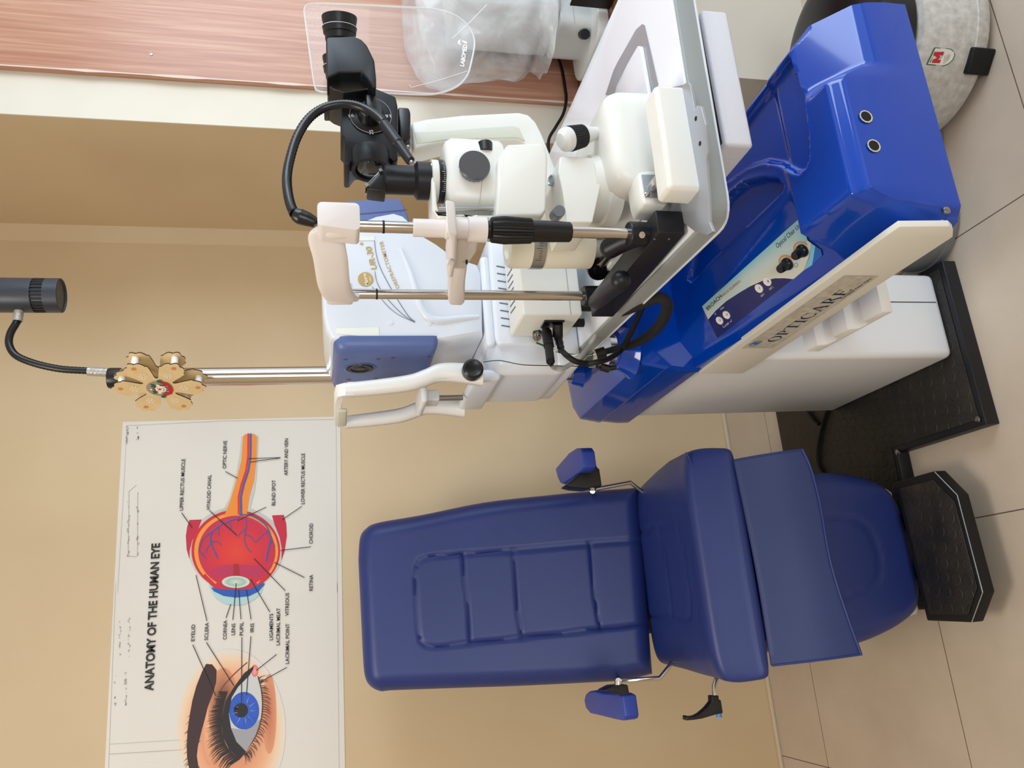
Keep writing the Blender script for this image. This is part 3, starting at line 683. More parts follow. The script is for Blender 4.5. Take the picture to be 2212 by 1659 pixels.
# console cover
def cc(X, Y): return (1450+X/2.903, Y/2.903)
def XY(x, y, z): p = P(x, y, 'z', z); return (p.x, p.y)
pock = [[XY(*q, .695) for q in ((1719,118),(1750,207),(1762,293),(1763,344),(1753,369),(1739,379),(1726,378),(1691,360),(1657,354),(1622,365),(1590,388),(1560,410),(1530,370),(1580,300),(1612,258))],
        [XY(*q, .695) for q in ((1574,427),(1615,393),(1657,382),(1688,384),(1703,400),(1698,417),(1615,496),(1540,568),(1500,612),(1488,604),(1500,545))]]
scoop = [XY(*q, .69) for q in ((1731,76),(1760,40),(1812,2),(1826,12),(1838,60),(1847,112),(1842,142),(1815,164),(1788,177),(1768,172),(1748,132))]
YR, YFt, XL, XR = 1.545, .868, .500, .885
def zedge(y): return .575+(y-.87)*.108
def ztop(x, y):
    u = x-XL
    base = .702-.02*sstep(1.0, 1.5, y)*0
    # left flank carrying the control panel
    slope = zedge(y)+.030+.66*max(0, u-.022)
    lip = zedge(y)+(.030)*sstep(0, .018, u)
    z = min(base, max(lip, slope) if u < .022 else slope)
    # front block: higher plateau with a scooped corner
    if y < 1.06:
        k = 1-sstep(1.018, 1.034, y+ .35*(.60-x)*0)
        lim = .012+.068*sstep(1.03, .88, 2*.955-y)
        s2 = zedge(y)+.018+.115*sstep(-.002, .060+.02*sstep(1.03,.88,1.91-y), u-.004)
        z = z*(1-k)+min(base+.004, s2)*k
    # roll at the right edge
    e = XR-x; z -= .022*(1-sstep(0, .03, e)) if e < .03 else 0
    z -= .02*(1-sstep(0, .02, y-YFt)) if y < YFt+.02 else 0
    for pl_ in pock:
        if inside(x, y, pl_): z -= .013*sstep(0, .010, segdist(x, y, pl_+pl_[:1]))
        else:
            d = segdist(x, y, pl_+pl_[:1]); z += .0016*math.exp(-(d/.006)**2)
    if x > .745 and y < .955:
        k = sstep(.745, .778, x)*(1-sstep(XR-.004, XR, x)*.0); zc = .702-.86*(.940-y)
        if zc < z: z = z*(1-k)+zc*k
    return z
def cover(bm):
    nx, ny = 110, 170; G = []
    for j in range(ny+1):
        y = YFt+(YR-YFt)*j/ny; row = []
        for i in range(nx+1):
            x = XL+(XR-XL)*i/nx
            yy = y+.012*(1-sstep(0,.03,x-XL))*(1-sstep(0,.04,y-YFt)); xx = x+.010*(1-sstep(0,.03,y-YFt))*(1-sstep(0,.04,x-XL))
            row.append(bm.verts.new((xx, yy, ztop(x, y))))
        G.append(row)
    for j in range(ny):
        for i in range(nx): bm.faces.new((G[j][i], G[j][i+1], G[j+1][i+1], G[j+1][i]))
    ring = G[0][:]+[G[j][nx] for j in range(1, ny+1)]+list(reversed(G[ny][:-1]))+[G[j][0] for j in range(ny-1, 0, -1)]
    n = len(ring); prev = ring
    for t, out in ((.25,.004),(.6,.006),(1,.006)):
        cur = []
        for v in ring:
            zb_ = .546; p = v.co.copy(); ox = 0; oy = 0
            if p.y < YFt+.02: oy = -out
            if p.x > XR-.01: ox = out
            cur.append(bm.verts.new((p.x+ox, p.y+oy, p.z+(zb_-p.z)*t)))
        for i in range(n):
            k = (i+1) % n; bm.faces.new((prev[i], prev[k], cur[k], cur[i]))
        prev = cur
    bm.faces.new(prev)
cov = lab(mk('console_cover', COVBLUE, unit, cover, 50), 'glossy bright blue moulded console')
def hood(bm):
    # rear hood behind the console, round the pole
    pr = [(.497,.690),(.503,.735),(.500,.742),(.512,.798),(.545,.815),(.62,.822),(.80,.822),(.86,.80),(.88,.74),(.88,.66),(.497,.66)]
    secs = []
    for y, k in ((1.512,.90),(1.52,.97),(1.54,1),(1.75,1),(1.95,1),(1.975,.98),(1.985,.93)):
        secs.append([(.69+(x-.69)*(1 if k > .95 else .985), y, .66+(z-.66)*k) for x, z in pr])
    sweep(bm, secs)
hood_o = lab(mk('rear_hood', COVBLUE, unit, hood, 25), 'glossy blue hood around the poles')
mk('hood_base', POWDER, unit, lambda bm: box(bm, (.515,1.50,.60), (.87,1.97,.662), .004))
PX, PY = .608, 1.86
mlathe('pole_collar', COVBLUE, hood_o, (PX, PY, .80), (0,0,1), [(0,.060),(.010,.048),(.022,.038),(.040,.034),(.046,.030),(.046,.024)], 40)
KX, KY = P(1352,735,'z',.83).x, P(1352,735,'z',.83).y
KY = max(KY, 1.56)
mlathe('post_collar', COVBLUE, hood_o, (KX, KY, .80), (0,0,1), [(0,.066),(.010,.056),(.024,.048),(.034,.044),(.038,.036)], 44)
band_px = ((1510,807),(1914,510),(1943,490),(2051,489),(2059,497),(2058,512),(2035,527),(1605,807))
bandp = [P(x, y, 'x', .494) for x, y in band_px]
bandp = [V((p.x, p.y, max(p.z, .538))) for p in bandp]
sb = lab(mprism('side_band', BAND, unit, bandp, (.010, 0, 0), .0008), 'off-white side band')
def onb(x, y, k=0): return P(x, y, 'x', .494-.0006-.0004*k)
def c8(X, Y): return (1500+X/4.366, 440+Y/4.366)
def stick(bm): flatpoly(bm, [onb(*c8(*q)) for q in ((445,1365),(745,1362),(1740,683),(1415,678))])
lab(mk('sticker', mat('worn_sticker_film', (206,202,188), .35, mottle=.16, mscale=90, rgb2=(176,170,156)), sb, stick, 0), 'worn transparent sticker')
# serif capitals drawn as strokes: each glyph is (advance, list of polygons in a unit box)
def serif(bm, s, a, b, up, h, nrm, mi=0):
    def bar(x0, y0, x1, y1, w):
        dx, dy = x1-x0, y1-y0; L = math.hypot(dx, dy); nx_, ny_ = -dy/L*w/2, dx/L*w/2
        return [(x0+nx_, y0+ny_), (x1+nx_, y1+ny_), (x1-nx_, y1-ny_), (x0-nx_, y0-ny_)]
    def arc(cx, cy, rx, ry, a0, a1, w0, w1, n=18):
        out = []; inn = []
        for i in range(n+1):
            t = math.radians(a0+(a1-a0)*i/n); th = w0+(w1-w0)*abs(math.cos(t))
            out.append((cx+rx*math.cos(t), cy+ry*math.sin(t))); inn.append((cx+(rx-th)*math.cos(t), cy+(ry-th*.6)*math.sin(t)))
        return out+inn[::-1]
    W, T = .15, .05
    gl = {'O': (.86, [arc(.42,.5,.42,.52,0,359.9,T,W,36)]),
          'P': (.68, [bar(.16,0,.16,1,W), bar(0,.025,.34,.025,T), bar(0,.975,.3,.975,T), arc(.3,.73,.34,.27,-90,90,T,W)]),
          'T': (.76, [bar(.38,0,.38,1,W), bar(.2,.025,.56,.025,T), bar(0,.97,.76,.97,T+.02), bar(.02,.8,.02,1,.045), bar(.74,.8,.74,1,.045)]),
          'I': (.40, [bar(.2,0,.2,1,W), bar(.02,.025,.38,.025,T), bar(.02,.975,.38,.975,T)]),
          'C': (.80, [arc(.42,.5,.42,.52,48,312,T,W,30), bar(.72,.72,.72,.98,.045), bar(.70,.04,.74,.22,.04)]),
          'A': (.86, [bar(.4,.98,.72,.0,W), bar(.40,1,.12,0,T), bar(.2,.33,.6,.33,T), bar(.0,.025,.26,.025,T), bar(.54,.025,.88,.025,T)]),
          'R': (.82, [bar(.16,0,.16,1,W), bar(0,.025,.34,.025,T), bar(0,.975,.3,.975,T), arc(.3,.75,.32,.25,-90,90,T,W), bar(.36,.5,.74,0,W), bar(.66,.025,.86,.025,T)]),
          'E': (.74, [bar(.16,0,.16,1,W), bar(0,.025,.64,.025,T), bar(0,.975,.62,.975,T), bar(.16,.52,.46,.52,T), bar(.62,.0,.68,.24,.05), bar(.61,.8,.61,1,.045), bar(.46,.4,.46,.64,.04)])}
    gap = .10; tot = sum(gl[c][0]+gap for c in s)-gap; a, b = V(a), V(b); ex = (b-a)/tot; n = V(nrm); u = V(up); u = (u-ex.normalized()*u.dot(ex.normalized())).normalized()*h
    x = 0
    for c in s:
        for pg in gl[c][1]: flatpoly(bm, [a+ex*(x+q[0])+u*q[1] for q in pg], mi)
        x += gl[c][0]+gap
mk('lettering_large', NAVYINK, sb, lambda bm: serif(bm, 'OPTICARE', onb(*c8(770,1302), 1), onb(*c8(1500,806), 1), (0,0,1), .0235, (-1,0,0)), 0)
def small(bm):
    text_mesh(bm, 'Complete Vision Care', onb(*c8(1395,900), 1), onb(*c8(1672,708), 1), (0,0,1), .0050, (-1,0,0), 0, .01, shear=.25)
mk('lettering_small', INK, sb, small, 0)
def eye_logo(bm):
    c = onb(*c8(576,1318), 1); ax = V((0,-1,-.10)).normalized(); ay = V((0,-.1,1)).normalized()
    for k, (rx, ry, wd) in enumerate(((.0165,.0085,.0016),(.012,.0060,.0014),(.0075,.0042,.0014))):
        polyline(bm, [c+ax*rx*math.cos(t)+ay*ry*math.sin(t) for t in [math.radians(q) for q in range(200 if k else 20, 521 if k else 341, 16)]], wd, (-1,0,0))
    flatpoly(bm, [c+ax*.0038*math.cos(t/16*2*PI)+ay*.0032*math.sin(t/16*2*PI) for t in range(16)])
lab(mk('eye_logo', mat('blue_print', (30,110,190), .4), sb, eye_logo, 0), 'small blue eye emblem')
# control panel laid on the left flank
def surf(x, y, off=0.0):
    """pixel -> point on the console surface"""
    z = .67
    for _ in range(12):
        p = P(x, y, 'z', z); z = ztop_flank(p.x, p.y)+off
    return P(x, y, 'z', z)
def ztop_flank(x, y): return zedge(y)+.030+.66*max(0, (x-XL)-.022)
PNRM = V((-.66, -.108, 1)).normalized()
def pq(x, y, k=0):
    # plane of the flank, lifted
    y0 = 1.2; x0 = XL+.05; p0 = V((x0, y0, ztop_flank(x0, y0)))+PNRM*(.0022+.0004*k); return PN(x, y, p0, PNRM)
panel_outline = [c8(*q) for q in ((70,965),(998,128),(1018,180),(1070,350),(1195,435),(1208,490),(215,1268))]
cp = lab(mk('control_panel', mat('panel_navy', (24,32,96), .3), unit, lambda bm: prism(bm, [pq(*q) for q in panel_outline], -PNRM*.004, .0004), 30), 'printed control panel')
fs = []
TL, TM = (132,190,206), (186,204,200)
arcp = [c8(*q) for q in ((130,1092),(200,1010),(300,920),(420,842),(520,782),(640,728),(760,704),(850,703),(935,712))]
topp = [c8(*q) for q in ((72,968),(140,905),(260,797),(400,670),(560,525),(700,400),(850,262),(998,132),(1066,345))]
for i in range(len(arcp)-1):
    a, b, c_, d = arcp[i], arcp[i+1], topp[i+1], topp[i]
    mid0 = ((a[0]+d[0])/2, (a[1]+d[1])/2); mid1 = ((b[0]+c_[0])/2, (b[1]+c_[1])/2)
    lo = (206,206,194) if i > 3 else TM
    fs.append(([pq(*a,1), pq(*b,1), pq(*mid1,1), pq(*mid0,1)], [lo, lo, TM, TM])); fs.append(([pq(*mid0,1), pq(*mid1,1), pq(*c_,1), pq(*d,1)], [TM, TM, TL, TL]))
fill(fs, [pq(*c8(*q),1) for q in ((935,712),(1066,345),(1100,372),(1080,500),(1030,630))], (206,204,186))
fill(fs, [pq(*c8(*q),1) for q in ((1030,630),(1085,500),(1098,372),(1140,400),(1110,580))], (120,184,210))
fill(fs, [pq(*c8(*q),1) for q in ((1110,580),(1140,400),(1192,440),(1204,490))], (14,96,176))
colormesh('panel_print', cp, fs, 'pale blue printed curve')
def plet(bm):
    def t(s, a, b, h, mi, bold=0., shear=0.): text_mesh(bm, s, pq(*c8(*a), 2), pq(*c8(*b), 2), (1,0,.66), h, PNRM, 0, bold, mi, shear)
    t('BROACH', (128,1008), (262,882), .0074, 0, .012)
    t('MEDICAL EQUIPMENTS', (266,880), (440,738), .0050, 1)
    t('Optical Chair Unit', (782,422), (1020,205), .0080, 0, 0., .3)
    t('AUX 1', (632,882), (664,856), .0040, 2); t('AUX 2', (712,818), (746,790), .0040, 2)
    t('UP', (198,1052), (208,1040), .0034, 2); t('DOWN', (250,1004), (282,982), .0034, 2); t('CHAIR', (296,1160), (330,1132), .0040, 2)
    for pts in (((268,1148),(272,1168),(290,1160)),((332,1118),(350,1108),(346,1092))): polyline(bm, [pq(*c8(*q), 2) for q in pts], .0009, PNRM, 2)
    for i in range(8):
        a = i*PI/4+.2; c = (958,580); strip(bm, pq(*c8(c[0]+11*math.cos(a), c[1]+11*math.sin(a)), 2), pq(*c8(c[0]+24*math.cos(a), c[1]+24*math.sin(a)), 2), .0008, PNRM, 0)
bm = B(); plet(bm); finish('panel_lettering', bm, [INK, mat('red_print', (176,84,70), .5), mat('white_print', (220,222,230), .5)], cp, 0, False)
def icon(bm, c, k):
    if k < 2:
        polyline(bm, [pq(*c8(c[0]-8, c[1]-12), 6), pq(*c8(c[0]-4, c[1]+8), 6), pq(*c8(c[0]+12, c[1]+2), 6)], .0012, PNRM)
        polyline(bm, [pq(*c8(c[0]+2, c[1]-14), 6), pq(*c8(c[0]+6, c[1]-2), 6)], .0016, PNRM)
    else:
        for q in range(k-1): polyline(bm, [pq(*c8(c[0]-3+7*q, c[1]-14), 6), pq(*c8(c[0]+5+7*q, c[1]+12), 6)], .0012, PNRM)
for k, c in enumerate(((240,1100),(305,1047),(612,797),(690,732))):
    p = pq(*c8(*c), 0)
    bt = mlathe('push_button', mat('button_white', (226,222,218), .35), cp, p, PNRM, [(0,.0088),(.0018,.0088),(.0024,.0082)], 30)
    mk('button_symbol', mat('dark_red_print', (110,40,40), .5) if k < 2 else INK, bt, lambda bm: icon(bm, c, k), 0)
for c in ((880,565),(1022,440)):
    p = pq(*c8(*c), 0)
    kb = mlathe('dial_knob', BLACK, cp, p, PNRM, [(0,.0115),(.004,.0115),(.006,.0105),(.008,.0090),(.022,.0078),(.024,.0068)], 40, ridge=(3,4,.0006))
    mlathe('knob_washer', SILVER, kb, p-PNRM*.0005, PNRM, [(0,.0125),(.0014,.0125)], 30)
    ax_, ay_, _ = frame(PNRM)
    cx_ = V((0,-1,-.108)).normalized(); cy_ = V((1,0,.66)).normalized()
    lab(mk('dial_scale', mat('orange_print', (214,132,70), .5), kb, lambda bm: polyline(bm, [p+PNRM*.0010+cx_*.016*math.cos(t)+cy_*.016*math.sin(t) for t in [math.radians(q) for q in range(10, 160, 12)]], .0028, PNRM), 0), 'orange arc scale')
# holes, screw on the front of the console
for q in ((1870,252),(1887,315)):
    lab(mk('cable_hole', HOLE, cov, lambda bm: lathe(bm, P(*q, 'y', .8645), (0,-1,0), [(0,.0085),(.0012,.0085)], 24), 0), 'rough drilled hole')
    lab(mk('hole_rim', mat('chipped_rim', (214,200,176), .7), cov, lambda bm: (lathe(bm, P(*q, 'y', .8645)+V((0,0,-.0005)), (0,-1,0), [(0,.0108),(.0008,.0108)], 11)), 0), 'pale chipped rim')
mk('cover_screw', STEELD, cov, lambda bm: lathe(bm, P(2044,455,'y',.866), (0,-1,0), [(-.002,.0062),(.002,.0062),(.0035,.004)], 20))
# pole
def pole(bm):
    lathe(bm, (PX, PY, .66), (0,0,1), [(0,.0215),(1.94-.66,.0215)], 40)
mk('pole', CHROME, unit, pole)
zt_ = P(258,805,'y',PY).z
mlathe('pole_cap', BLACK, unit, (PX, PY, zt_), (0,0,1), [(-.004,.0235),(.018,.0238),(.022,.0225),(.023,.010)], 32)
mlathe('support_post', CHROME, unit, (KX, KY, .66), (0,0,1), [(0,.033),(.235,.033)], 40)

mlathe('post_sleeve', POWDER, unit, (KX, KY, .855), (0,0,1), [(0,.036),(.002,.039),(.038,.039)], 40)

# ---------------------------------------------------------------- lamp on the pole
lamp = thing('reading_lamp', 'dark grey cylinder lamp on a black gooseneck above the pole', 'lamp', (PX, PY, zt_+.02))
LX, LY = P(60,638,'y',PY).x, PY
zb0 = P(134,638,'y',PY).z
GM = mat('gunmetal_paint', (58,62,70), .38, .3)
head = mlathe('lamp_head', GM, lamp, (LX, LY, zb0), (0,0,1), [(.004,.0),(.004,.036),(0,.038),(.001,.040),(.031,.040),(.0312,.036),(.056,.036),(.0562,.040),(.30,.040),(.31,.034)], 48)
mk('vent_slots', BLACK, head, lambda bm: [box(bm, (LX+.0385*math.cos(a)-.0012, LY+.0385*math.sin(a)-.0012, zb0+.031), (LX+.0385*math.cos(a)+.0012, LY+.0385*math.sin(a)+.0012, zb0+.0565)) for a in [2*PI*i/26 for i in range(26)]], 0)
g = [P(x, y, 'y', PY) for x, y in ((236,805),(188,801),(130,797),(75,785),(35,768),(20,745),(22,722),(34,700),(40,690))]
mtube('gooseneck', BLACK, lamp, g, .0085, 12, 14, ridged=.10)
FOIL = mat('clear_tape_wrap', (176,172,166), .25, .3, bump=.9, bscale=160)
for a, b in (((240,805),(190,802)),((38,694),(41,672))):
    mtube('tape_wrap', FOIL, lamp, [P(*a, 'y', PY), P(*b, 'y', PY)], .0105, 14, 10, ridged=.06)

# ---------------------------------------------------------------- snowflake decoration
NA = math.radians(200); DN_ = V((math.cos(NA), math.sin(NA), 0)); DX = V((-DN_.y, DN_.x, 0)); DZ = V((0,0,1))
dc = P(344.5,838.6,'y',PY-.105)
deco = thing('snowflake_ornament', 'wooden snowflake ornament with smiling elf face hanging on the pole', 'ornament', dc)
def flake(n=240, k=1.):
    pts = []
    for i in range(n):
        a = 2*PI*i/n; ph = ((a/(PI/3)) % 1)-.5; q = abs(ph)*2
        if q > .80: r = .42-.05*(q-.80)/.20
        elif q > .70: r = .42+(.78-.42)*max(0., 1-(q-.70)/.10)**.6
        else: r = 1.0-.22*(q/.72)**1.5
        r += .055*abs(math.sin(a*15)) if r > .70 else 0
        pts.append((r*.0905*k*math.cos(a), r*.0905*k*math.sin(a)))
    return pts
def dpt(x, z, k): return dc+DX*x+DZ*z+DN_*k
FLK = flake()
for k, nm in ((0, 'front_plate'), (-.030, 'back_plate')):
    bm = B(); prism(bm, [dpt(x, z, k) for x, z in FLK], -DN_*.003)
    bm.normal_update()
    for f in bm.faces:
        if abs(f.normal.dot(DN_)) < .5: f.material_index = 1
    pl_o = finish(nm, bm, [CORK, BURNT], deco, 0)
    if k == 0: front_plate = pl_o
for i in range(6):
    a = PI/3*i+PI/6; x, z = .078*math.cos(a), .078*math.sin(a)
    peg = mlathe('spacer_peg', mat('peg_white', (238,236,230), .5), deco, dpt(x, z, -.003), -DN_, [(0,.0072),(.0268,.0072)], 20)
    lab(mlathe('peg_head', mat('peg_end_wood', (206,132,84), .6), peg, dpt(x, z, 0), DN_, [(0,.0050),(.0006,.0050)], 20), 'orange-brown peg end')
    cx, cz = .050*math.cos(a), .050*math.sin(a)
    def flk(bm):
        for q in range(3):
            b = a+q*PI/3; d = V((math.cos(b), math.sin(b), 0)); nrm_ = DN_
            A_ = dpt(cx-d.x*.0095, cz-d.y*.0095, .0006); B_ = dpt(cx+d.x*.0095, cz+d.y*.0095, .0006); strip(bm, A_, B_, .0024, nrm_)
            for sg in (-1, 1):
                m_ = V((cx+d.x*.006*sg, cz+d.y*.006*sg, 0))
                for tt in (-1, 1):
                    e = V((math.cos(b+tt*1.05+(PI if sg < 0 else 0)), math.sin(b+tt*1.05+(PI if sg < 0 else 0)), 0)); strip(bm, dpt(m_.x, m_.y, .0007), dpt(m_.x+e.x*.004, m_.y+e.y*.004, .0007), .0018, nrm_)
    mk('painted_snow_crystal', mat('paint_cream', (236,222,190), .6), front_plate, flk, 0)
def face(fs):
    def f(x, y, k=0): return dpt(x, y, .0012+.0005*k)
    radial(fs, f, 0, 0, .026, .026, [(0,(150,142,130)),(1,(150,142,130))], 0, 30)
    fill(fs, [f(x*.001, y*.001, 1) for x, y in ((-26,-9),(-20,-22),(-6,-27),(8,-26),(20,-20),(26,-8),(20,-4),(10,-14),(-8,-15),(-19,-4))], (184,24,40))
    fill(fs, [f(x*.001, y*.001, 1) for x, y in ((-14,-2),(-12,-15),(0,-19),(12,-15),(14,-2))], (20,92,62))
    for x in (-9,-3,3,9): fill(fs, [f((x-.7)*.001, -.018, 2), f((x+.7)*.001, -.018, 2), f((x+.7)*.001, -.006, 2), f((x-.7)*.001, -.006, 2)], (226,222,206))
    radial(fs, f, 0, -.003, .0115, .0110, [(0,(240,226,204)),(1,(240,226,204))], 3, 30)
    radial(fs, f, 0, -.001, .0032, .0030, [(0,(196,30,44)),(1,(196,30,44))], 4, 16)
    for sx_ in (-1, 1):
        radial(fs, f, sx_*.013, .001, .0038, .0038, [(0,(240,226,204)),(1,(240,226,204))], 3, 14)
        radial(fs, f, sx_*.004, .003, .0010, .0012, [(0,(40,26,24)),(1,(40,26,24))], 4, 10)
        fill(fs, [f(sx_*x*.001, y*.001, 2) for x, y in ((4,10),(9,16),(14,13),(18,17),(17,10),(13,6),(7,6))], (20,92,62))
        radial(fs, f, sx_*.027, -.004, .005, .005, [(0,(20,92,62)),(1,(20,92,62))], 3, 14)
    fill(fs, [f(x*.001, y*.001, 3) for x, y in ((-4,8),(0,15),(4,8))], (184,24,40)); radial(fs, f, 0, .0165, .0024, .0024, [(0,(240,236,226)),(1,(240,236,226))], 4, 12)
    band(fs, [f(.0065*math.cos(t), -.004+.0055*math.sin(t), 5) for t in [math.radians(q) for q in range(200, 341, 20)]], .0008, (60,40,36), DN_)
fs = []; face(fs); colormesh('painted_face', front_plate, fs, 'painted smiling face with red nose')
string = mtube('hanging_string', mat('twine', (196,170,130), .8), deco, [dpt(.0, .082, -.004), P(262,812,'y',PY-.060), P(250,810,'y',PY-.026), P(247,812,'y',PY-.024)], .0012, 8, 6)

# ---------------------------------------------------------------- instrument table
ZT, ZB = .93, .895
table = thing('instrument_table', 'white instrument table with grey edge carrying the slit lamp and autorefractor', 'table', (.8, 1.3, ZB))
def rounded(pts, rad, n=6):
    out = []
    for i, p in enumerate(pts):
        p = V(p); a = V(pts[i-1]); b = V(pts[(i+1) % len(pts)]); r = rad[i] if isinstance(rad, (list, tuple)) else rad
        if r <= 0: out.append(p); continue
        u = (a-p).normalized(); v = (b-p).normalized(); s, e = p+u*r, p+v*r
        for k in range(n+1):
            t = k/n; out.append(s*(1-t)**2+p*2*t*(1-t)+e*t*t)
    return out
tp = [(.518,.905),(1.068,.893),(1.072,1.66),(.563,1.822)]
mprism('table_edge', mat('table_edge_grey', (150,156,156), .45), table, rounded([(x, y, ZT-.003) for x, y in tp], .04), (0,0,-(ZT-.003-ZB)), .002)
mprism('table_top', mat('table_top_white', (236,240,248), .16, coat=.6), table, rounded([(x, y, ZT) for x, y in ((.523,.910),(1.063,.898),(1.067,1.655),(.567,1.815))], .036), (0,0,-.006), .0012)
mprism('edge_strip', mat('pale_edge_strip', (214,218,224), .4), table, rounded([(x, y, ZB+.001) for x, y in ((.516,.903),(1.070,.891),(1.074,1.662),(.561,1.824))], .041), (0,0,-.003), .0005)
def c3b(X, Y): return (1000+X/3.318, Y/3.318)
def tz(q, k): return P(*c3b(*q), 'z', ZT+k)
mprism('silver_inlay', SILVER, table, [tz(q, .0012) for q in ((1283,172),(1240,210),(1195,290),(1150,370),(1110,440),(1080,500),(1050,590),(1020,680),(1370,680),(1398,600),(1350,380),(1304,182))], (0,0,-.0015), .0004)
mprism('raised_pad', mat('table_top_white'), table, [tz(q, .008) for q in ((1250,328),(1268,332),(1330,680),(1085,680),(1100,610),(1180,450))], (0,0,-.007), .002)
mbox('drawer_box', mat('box_white', (216,218,226), .55, bump=.25, bscale=260), table, (.655,.925,.822), (.905,1.25,.868), .006)
mbox('mounting_plate', BLACKM, table, (.665,.935,.866), (.895,1.24,.896), .001)

# ---------------------------------------------------------------- autorefractor
AY0, AY1 = 1.52, 1.80
ar = thing('autorefractor', 'white and slate blue autorefractor with chin frame on the far end of the table', 'autorefractor', (.62, 1.65, ZT))
def d6(X, Y): return (600+X/3.016, 400+Y/3.016)
def aP(x, y, Y=AY0): return P(x, y, 'y', Y)
body_px = ((706,490),(699,530),(695,580),(694,630),(697,680),(703,712),(714,732),(740,738),(800,738),(880,738),(950,737),(1000,728),(1046,720),(1045,650),(1043,590),(1034,571),(1018,566),(990,553),(968,543),(945,526),(910,505),(886,478),(870,463),(850,457),(812,464),(775,478),(735,482))
def arbody(bm):
    base = [aP(x, y) for x, y in body_px]; c = sum(base, V())/len(base); secs = []
    for y, k in ((0,.955),(.003,.975),(.010,.99),(.022,1),(.14,1.0),(.24,1.0),(.262,.99),(.275,.975),(.28,.95)):
        secs.append([c+(p-c)*k+V((0,y,0)) for p in base])
    sweep(bm, secs)
arb = lab(mk('body', ARWHITE, ar, arbody, 40), 'glossy white body')
# raised sweep on the side, printed lines
def arc_ridge(bm):
    pts = [aP(*d6(*q), AY0+.0005) for q in ((800,420),(860,560),(900,690),(930,790),(980,860),(1060,880),(1180,868),(1310,855))]
    tube(bm, pts, [.004,.006,.007,.008,.008,.008,.007,.004], 10, 6, flat=(1,1))
mk('side_ridge', ARWHITE, arb, arc_ridge, 60)
YP2 = AY0-.0012
def prl(bm):
    def l(pts, w): polyline(bm, smoothpath([aP(*d6(*q), YP2) for q in pts], 6), w, (0,-1,0))
    l(((630,360),(640,440),(665,530),(720,640),(790,760),(850,850),(895,890)), .0016)
    l(((632,560),(650,640),(700,720),(770,800),(840,860),(895,892)), .0014)
    l(((615,660),(660,720),(720,790),(790,845),(895,893)), .0012)
mk('printed_swoosh', mat('grey_blue_print', (110,122,140), .4), arb, prl, 0)
def arl(bm):
    text_mesh(bm, 'UR-30', aP(*d6(648,548), YP2), aP(*d6(610,400), YP2), (0,0,1), .0125, (0,-1,0), 0, .022, shear=.0001)
    text_mesh(bm, '+', aP(*d6(566,392), YP2), aP(*d6(562,370), YP2), (0,0,1), .0110, (0,-1,0), 0, .03, shear=.0001)
    pts = smoothpath([aP(*d6(*q), YP2) for q in ((835,735),(808,690),(775,625),(740,545),(712,465),(695,400),(684,362))], 10)
    text_bend(bm, 'AUTOREFRACTOMETER', pts, .0078, (0,-1,0), .012)
mk('gold_lettering', GOLD, arb, arl, 0)
def badge(bm):
    c = aP(*d6(572,612), YP2); lathe(bm, c, (0,-1,0), [(0,.0155),(.0006,.0155)], 40)
bd = lab(mk('round_badge', GOLD, arb, badge, 0), 'gold round badge')
def bt_(bm):
    text_mesh(bm, 'Matrix', aP(*d6(592,652), YP2-.0012), aP(*d6(572,572), YP2-.0012), (0,0,1), .0068, (0,-1,0), 0, .02, shear=.0001)
    text_mesh(bm, 'Ultra', aP(*d6(610,628), YP2-.0012), aP(*d6(603,596), YP2-.0012), (0,0,1), .0036, (0,-1,0), 0, .01, shear=.0001)
mk('badge_lettering', mat('badge_white', (240,238,228), .5), bd, bt_, 0)
for q in ((735,898),(987,900)):
    mlathe('screw_cap', ARWHITE, arb, aP(*d6(*q), AY0+.001), (0,-1,0), [(0,.0058),(.0018,.0055),(.0022,.005)], 24)
lab(mk('paper_tag', mat('tag_paper', (232,236,226), .6), arb, lambda bm: prism(bm, [aP(*d6(*q), YP2+.0002) for q in ((380,930),(658,925),(662,985),(560,985),(380,968))], (0,.0004,0), 0), 0), 'cream paper tag')
lab(mk('paper_label', mat('tag_paper'), arb, lambda bm: prism(bm, [aP(*d6(*q), YP2+.0002) for q in ((405,330),(630,330),(632,360),(410,362))], (0,.0004,0), 0), 0), 'cream paper strip')
# blue patient-side cover with measuring window
BX = .552
bluepts = rounded([(BX, AY0-.004, 1.232), (BX, AY0-.004, 1.442), (BX, AY1+.002, 1.447), (BX, AY1+.002, 1.232)], [.012,.03,.03,.012])
def bluecov(bm):
    c = sum(bluepts, V())/len(bluepts); secs = []
    for x, k in ((-.004,.90),(0,.955),(.008,.985),(.016,1.0),(.026,1.0)):
        secs.append([V((BX+x, c.y+(p.y-c.y)*k, c.z+(p.z-c.z)*k)) for p in bluepts])
    sweep(bm, secs)
bc = lab(mk('front_cover', ARBLUE, ar, bluecov, 40), 'slate blue front cover')
lp = P(778,795,'x',BX-.004)
lab(mlathe('lens_ring', mat('blue_ring', (70,86,132), .3), bc, lp, (-1,0,0), [(-.004,.036),(.001,.035),(.002,.030),(-.001,.028)], 48), 'recessed ring')
mlathe('measuring_window', BLACK, bc, lp, (-1,0,0), [(0,.027),(.003,.026),(.003,.021),(.001,.019),(.0015,.012),(.0028,.011),(.0028,.004)], 40)
for q, m_ in (((440,1135),ARBLUE),((655,1133),ARBLUE),((752,1125),ARBLUE),((985,1115),ARBLUE)):
    p = P(*d6(*q), 'x', BX-.004); mlathe('cover_dimple', mat('dimple', (52,62,98), .4), bc, p, (-1,0,0), [(0,.0045),(.0006,.004)], 16)
for q in ((640,1262),(460,1268)):
    p = P(*d6(*q), 'x', BX-.004); lab(mlathe('sensor_window', mat('red_window', (120,30,40), .2), bc, p, (-1,0,0), [(0,.006),(.0008,.0055)], 16), 'small red sensor window')
